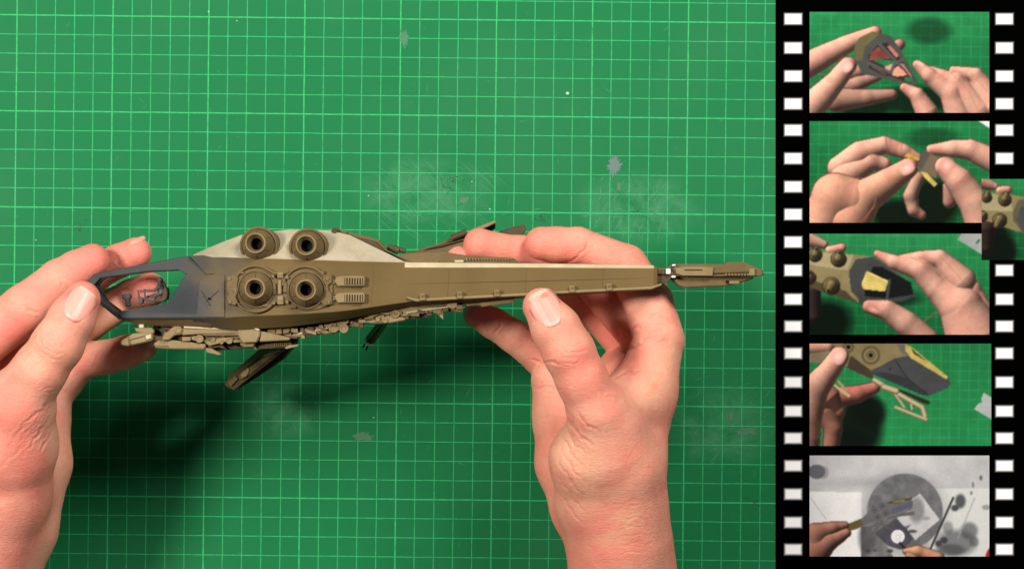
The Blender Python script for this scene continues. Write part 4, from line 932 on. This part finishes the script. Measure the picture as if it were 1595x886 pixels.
def nail(hand, V, F, px, py, ang, wd, ln, zmin, free=.2, tone=(222, 150, 136)):
    """nail plate laid on the finger, px centre, direction to the tip (deg, screen, y up), half width / length in px"""
    bvh = BVHTree.FromPolygons([Vector(v) for v in V], F.tolist())
    a = math.radians(ang); d = np.array([math.cos(a), -math.sin(a)]); s = np.array([-d[1], d[0]])
    nu, nv = 21, 25; P = []; C = []
    for j in range(nv):
        v = -1+2*j/(nv-1)
        for i in range(nu):
            u = -1+2*i/(nu-1)
            # superellipse outline, squarer at the tip
            n_ = 3.0 if v > 0 else 2.6
            m = max((abs(u)**n_+abs(v)**n_)**(1/n_), 1e-6); q = max(abs(u), abs(v))
            uu, vv = u*q/m, v*q/m
            x, y = px+d[0]*vv*ln+s[0]*uu*wd, py+d[1]*vv*ln+s[1]*uu*wd
            w0 = at(x, y, 15.); dirv = Vector(w0)-Vector((0, 0, CAM_H)); dirv.normalize()
            hit = bvh.ray_cast(Vector((0, 0, CAM_H)), dirv)
            z = hit[0].z if hit[0] is not None else zmin
            z = max(z, zmin)
            P.append([x, y, z, uu, vv, q])
    P = np.array(P)
    # fair the plate: a quadratic fit through the surface heights, so the nail is a smooth curved sheet
    A = np.stack([np.ones(len(P)), P[:, 3], P[:, 4], P[:, 3]**2, P[:, 4]**2, P[:, 3]*P[:, 4]], 1)
    good = P[:, 2] > zmin+.01; cf, *_ = np.linalg.lstsq(A[good], P[good, 2], rcond=None); zf_ = A@cf
    q = P[:, 5]; z = .7*zf_+.3*P[:, 2]+.035-.075*np.clip((q-.80)/.20, 0, 1)**1.5
    z = np.where(P[:, 4] > .55, z+.03*(P[:, 4]-.55)/.45, z)
    Wd = np.array([at(x, y, zz) for (x, y), zz in zip(P[:, :2], z)])
    I = np.arange(nu*nv).reshape(nv, nu); Q = np.stack([I[:-1, :-1], I[:-1, 1:], I[1:, 1:], I[1:, :-1]], -1).reshape(-1, 4)
    Vb = Wd-np.array([0, 0, .05]); Fb = (Q[:, ::-1]+nu*nv); edge = list(I[0])+list(I[1:, -1])+list(I[-1, -2::-1])+list(I[-2:0:-1, 0]); m = len(edge)
    Fs = [(int(edge[k]), int(edge[(k+1) % m]), int(edge[(k+1) % m])+nu*nv, int(edge[k])+nu*nv) for k in range(m)]
    o = mk('nail', np.vstack([Wd, Vb]), Q.tolist()+Fb.tolist()+Fs, M['nail'], hand, angle=60)
    vv = P[:, 4]; uu = P[:, 3]
    tipm = np.clip((vv+.10*uu*uu-(1-2*free))/.10, 0, 1); lun = np.clip((.24-np.hypot(uu*.55, vv+.98))/.12, 0, 1)
    c = lin(tone)[None]*np.ones((len(P), 1)); c *= (1+.10*np.sin(uu*17)*np.cos(uu*7+1))[:, None]; c += (lin((232, 194, 174))-c)*(tipm*.8)[:, None]; c += (lin((238, 202, 190))-c)*(lun*.6)[:, None]
    ed = np.clip((q-.84)/.13, 0, 1)*(1-.7*tipm); c += (lin((160, 80, 68))-c)*(ed*.8)[:, None]
    set_tone(o, np.vstack([c, c]))
    return o

HH = .068
def right_hand():
    thumb = chain([(843, 477, 11.75, 29), (866, 512, 12.0, 37), (886, 548, 12.0, 39.5), (906, 590, 11.8, 39), (930, 640, 11.3, 45), (945, 700, 10.4, 60)])
    index = chain([(843, 379, 7.9, 26), (868, 381, 7.8, 27.5), (900, 383, 7.6, 29), (975, 414, 7.2, 33), (1010, 470, 7.6, 38), (1026, 528, 8.2, 40)])
    middle = chain([(747, 381, 7.3, 25.5), (775, 388, 7.0, 24.5), (812, 393, 6.6, 26), (905, 418, 5.9, 30), (1016, 535, 6.4, 40)])
    ring = chain([(716, 405, 7.0, 22), (745, 410, 6.3, 23), (800, 420, 5.2, 26), (900, 450, 4.3, 30), (1000, 550, 4.8, 40)])
    pinky = chain([(743, 489, 6.6, 22), (768, 503, 6.5, 24), (800, 523, 6.2, 26), (845, 556, 5.6, 30), (900, 590, 5.0, 36)])
    palm = chain([(1024, 533, 8.2, 41), (1004, 620, 8.8, 46), (985, 700, 9.0, 50), (975, 790, 8.6, 56), (972, 880, 7.8, 78), (978, 1040, 6.6, 92)])
    palm2 = chain([(1016, 545, 6.2, 42), (990, 650, 6.2, 52), (960, 790, 6.6, 58)])
    palm3 = chain([(985, 560, 4.8, 40), (940, 640, 5.0, 58), (930, 760, 5.8, 62), (965, 870, 7.2, 70)])
    hyp = chain([(873, 592, 6.0, 46), (888, 650, 6.2, 56), (890, 720, 6.4, 54), (912, 790, 6.8, 52), (955, 870, 7.4, 60)])
    then = chain([(945, 650, 10.6, 48), (922, 715, 9.9, 64), (928, 780, 9.0, 60), (958, 860, 8.0, 68)])
    fill = chain([(955, 670, 10.5, 52), (975, 730, 10.0, 54), (975, 830, 8.7, 66)])
    web = chain([(948, 640, 10.2, 46), (985, 620, 9.4, 46), (1004, 600, 8.8, 46)])
    mid = chain([(950, 640, 7.0, 60), (985, 590, 6.4, 46)])
    groups = [(palm, .5, .5), (palm2, .5, .6), (palm3, .5, .7), (mid, .5, .8), (hyp, .5, .35), (then, .5, .7), (fill, .5, .9), (web, .4, .6), (thumb, .35, .45),
              (index, .16, .12), (middle, .16, .05), (ring, .2, .05), (pinky, .16, .06)]
    C = []
    cr = lambda w_, d, *p: C.append((p, w_, d))
    cr(1.6, .035, (872, 540), (884, 548), (900, 549), (914, 541)); cr(1.3, .022, (868, 551), (880, 557), (896, 558)); cr(1.2, .02, (880, 535), (892, 540), (906, 537)); cr(1.2, .016, (876, 566), (892, 566), (908, 558))
    for k in range(7):
        y = 640+k*20; cr(1.7, .03-.002*k, (882-k*3.5, y-8), (886-k*2, y+12), (896, y+30+k*2), (912, y+42+k*3))
    cr(2.2, .04, (888, 640), (892, 662), (906, 682), (926, 694)); cr(2.0, .03, (900, 640), (912, 660), (934, 672))
    cr(2.2, .06, (940, 566), (965, 548), (995, 538), (1025, 520)); cr(2., .05, (950, 590), (975, 580), (1005, 576)); cr(1.8, .04, (962, 530), (985, 512), (1000, 508)); cr(1.8, .035, (1000, 496), (1018, 490), (1032, 488))
    cr(1.6, .03, (935, 610), (950, 618), (970, 622)); cr(1.6, .03, (1012, 545), (1030, 532), (1044, 528))
    for k in range(6): cr(1.5, .014, (925+k*6, 792+k*3), (960+k*6, 786+k*4), (1000, 776+k*8))
    for k in range(5): cr(1.4, .013, (960, 812+k*13), (990, 806+k*13), (1020, 808+k*13))
    cr(2.0, .05, (919, 376), (910, 390), (897, 401), (884, 408)); cr(1.4, .03, (968, 404), (962, 412)); cr(1.8, .05, (826, 560), (845, 563), (876, 566)); cr(1.8, .04, (832, 604), (850, 603), (878, 606))
    cr(1.8, .04, (782, 500), (776, 512), (768, 522)); 
    tips = [(at(843, 470, 12.), 1.15), (at(835, 379, 8), 1.5), (at(740, 381, 7.3), 1.5), (at(712, 398, 7.2), 1.0), (at(745, 490, 6.6), 1.2), (at(890, 395, 8), 1.0), (at(1000, 570, 9.6), 1.3), (at(975, 560, 8), 1.2), (at(960, 840, 10), 2.0)]
    bul = [(945, 655, 22, .08)]
    o, V, F = grow('hand', groups, HH, C, bul, tips, 'bare hand pinching the thin tail of the model, wrist at the bottom edge', at(960, 700, 0))
    nail(o, V, F, 850.5, 481, 118, 25, 31, 11.4, .11)
    return o
def left_hand():
    thumb = chain([(128, 466, 12.1, 28.5), (112, 496, 12.3, 35), (90, 536, 12.3, 39), (62, 576, 12.1, 41), (25, 630, 11.4, 54), (5, 700, 10.2, 70)])
    index = chain([(144, 406, 9.4, 26.5), (118, 420, 9.5, 29), (92, 436, 9.6, 32), (40, 480, 9.7, 38), (-40, 540, 9.3, 42), (-70, 640, 8.6, 50)])
    middle = chain([(212, 394, 7.9, 24.5), (186, 406, 7.6, 26), (150, 424, 7.2, 28), (70, 480, 6.6, 34), (-40, 610, 6.8, 46)])
    ring = chain([(233, 451, 6.9, 27), (205, 462, 6.6, 27), (170, 480, 6.2, 29), (110, 520, 5.8, 32), (0, 620, 5.6, 44)])
    pinky = chain([(222, 540, 7.6, 23), (196, 548, 7.3, 25.5), (165, 556, 6.9, 26), (128, 560, 6.6, 29), (92, 590, 6.0, 38), (30, 650, 5.6, 46)])
    palm = chain([(-60, 640, 8.4, 58), (-40, 740, 8.4, 66), (-30, 820, 8.0, 76), (-40, 900, 7.4, 84), (-80, 1080, 6.4, 96)])
    palm2 = chain([(-20, 630, 6.0, 60), (10, 700, 6.4, 70), (-20, 830, 7.0, 76)])
    hyp = chain([(84, 612, 6.2, 32), (58, 660, 6.4, 50), (52, 720, 6.8, 58), (20, 820, 7.2, 68), (-30, 920, 7.2, 80)])
    then = chain([(35, 640, 11.0, 52), (22, 690, 10.2, 66), (5, 770, 9.0, 72), (-30, 880, 7.8, 80)])
    web = chain([(5, 640, 10.6, 52), (-50, 610, 9.3, 50)])
    groups = [(palm, .5, .5), (palm2, .5, .7), (hyp, .4, .3), (then, .5, .5), (web, .4, .5), (thumb, .35, .4), (index, .18, .08), (middle, .16, .05), (ring, .16, .05), (pinky, .18, .08)]
    C = []
    cr = lambda w_, d, *p: C.append((p, w_, d))
    cr(1.3, .034, (59, 516), (62, 530), (72, 543), (88, 551), (104, 548)); cr(1.3, .03, (70, 518), (78, 530), (92, 539), (106, 541)); cr(1.2, .024, (60, 545), (74, 556), (92, 560)); cr(1.1, .022, (84, 522), (92, 530), (100, 529)); cr(1.1, .02, (68, 526), (84, 545), (98, 553)); cr(1.1, .014, (46, 560), (62, 568), (82, 572))
    for k in range(6): cr(1.8, .04-.003*k, (79-k*2, 622+k*9), (62-k*3, 640+k*9), (38-k*4, 660+k*10), (14-k*4, 690+k*9))
    cr(1.6, .03, (88, 660), (70, 690), (60, 705)); cr(1.6, .03, (84, 642), (60, 676), (40, 705))
    for k in range(6): cr(1.3, .012, (8+k*9, 585+k*5), (30+k*9, 592+k*4), (52+k*8, 590+k*3))
    cr(1.8, .05, (60, 490), (48, 484), (36, 476)); cr(1.7, .04, (158, 545), (150, 560), (146, 578)); cr(1.6, .04, (100, 444), (92, 434)); cr(1.5, .03, (186, 414), (182, 400))
    tips = [(at(128, 462, 12.4), 1.0), (at(148, 402, 9.8), 1.7), (at(216, 392, 8), 1.5), (at(236, 448, 7), 1.4), (at(226, 540, 7.6), 1.3), (at(92, 545, 13), 1.0), (at(20, 520, 10), 1.6)]
    o, V, F = grow('hand', groups, HH, C, [(88, 545, 16, .05)], tips, 'bare hand pinching the open nose of the model, large thumbnail facing up', at(0, 720, 0), pale=(217, 150, 129), pink=(220, 108, 98))
    nail(o, V, F, 123.5, 474, 56, 24.5, 28.5, 11.7, .11)
    nail(o, V, F, 214, 374.5, 22, 4.5, 13, 7.9, .1, (226, 150, 134))
    return o
right_hand(); left_hand()
# ------------------------------------------------------------------ crew and fittings inside the open nose
def pilot():
    def ch(L): return [(at(x, y, z), r) for x, y, z, r in L]
    z = ZC+.25
    head = ch([(249.5, 436, z, .14), (249.2, 439.5, z, .12)]); torso = ch([(249, 443, z, .06), (249.5, 447, z, .18), (252.5, 455, z, .19)])
    arm = ch([(248, 446, z+.15, .085), (241, 452, z+.2, .07), (232, 453, z+.16, .06), (219, 453.5, z+.1, .055)]); arm2 = ch([(248, 446, z-.15, .065), (241, 452, z-.2, .05), (224, 452, z-.1, .045)])
    leg = ch([(252, 456, z+.1, .11), (241, 461, z+.12, .10), (239, 467, z+.12, .08), (226, 466, z+.12, .07)]); leg2 = ch([(252, 456, z-.1, .085), (240, 460, z-.12, .075), (226, 463, z-.12, .05)])
    G_ = [(torso, .06, .05), (head, .04, .04), (arm, .04, .04), (arm2, .04, .04), (leg, .05, .05), (leg2, .05, .05)]
    P = np.array([p for g in G_ for p, r in g[0]]); lo = P.min(0)-.3; hi = P.max(0)+.3; h = .03; sh = tuple(((hi-lo)/h).astype(int)+1)
    V, F = surface_nets(field(G_, lo, h, sh, .05), lo, h); V = smooth_mesh(V, F, 1)
    o = mk('pilot_figure', V, F.tolist(), M['pilot'], model, angle=180); o['label'] = 'tiny grey seated pilot figure in the open cockpit'
pilot()
z = ZC+.2
part('pilot_seat', 'dark', [(255, 447), (260, 447), (261.5, 456), (260, 466), (254, 470), (240, 470), (240, 467), (252, 464)], z-.4, z+.25, .05)
part('console', 'grey', [(189, 458), (201, 457), (203, 463), (200, 467), (202, 477), (196, 478), (195, 468), (190, 465)], z-.3, z+.3, .04)
part('control_column', 'grey', [(214, 462), (222, 464), (222, 472), (216, 474)], z-.3, z+.3, .03)
for a, b in (((215, 452), (217, 463)), ((225, 450), (226, 464)), ((220, 464), (241, 469))): MB().tube([at(*a, z+.2), at(*b, z+.2)], .045, 8).obj('control_stick', M['grey'], model)
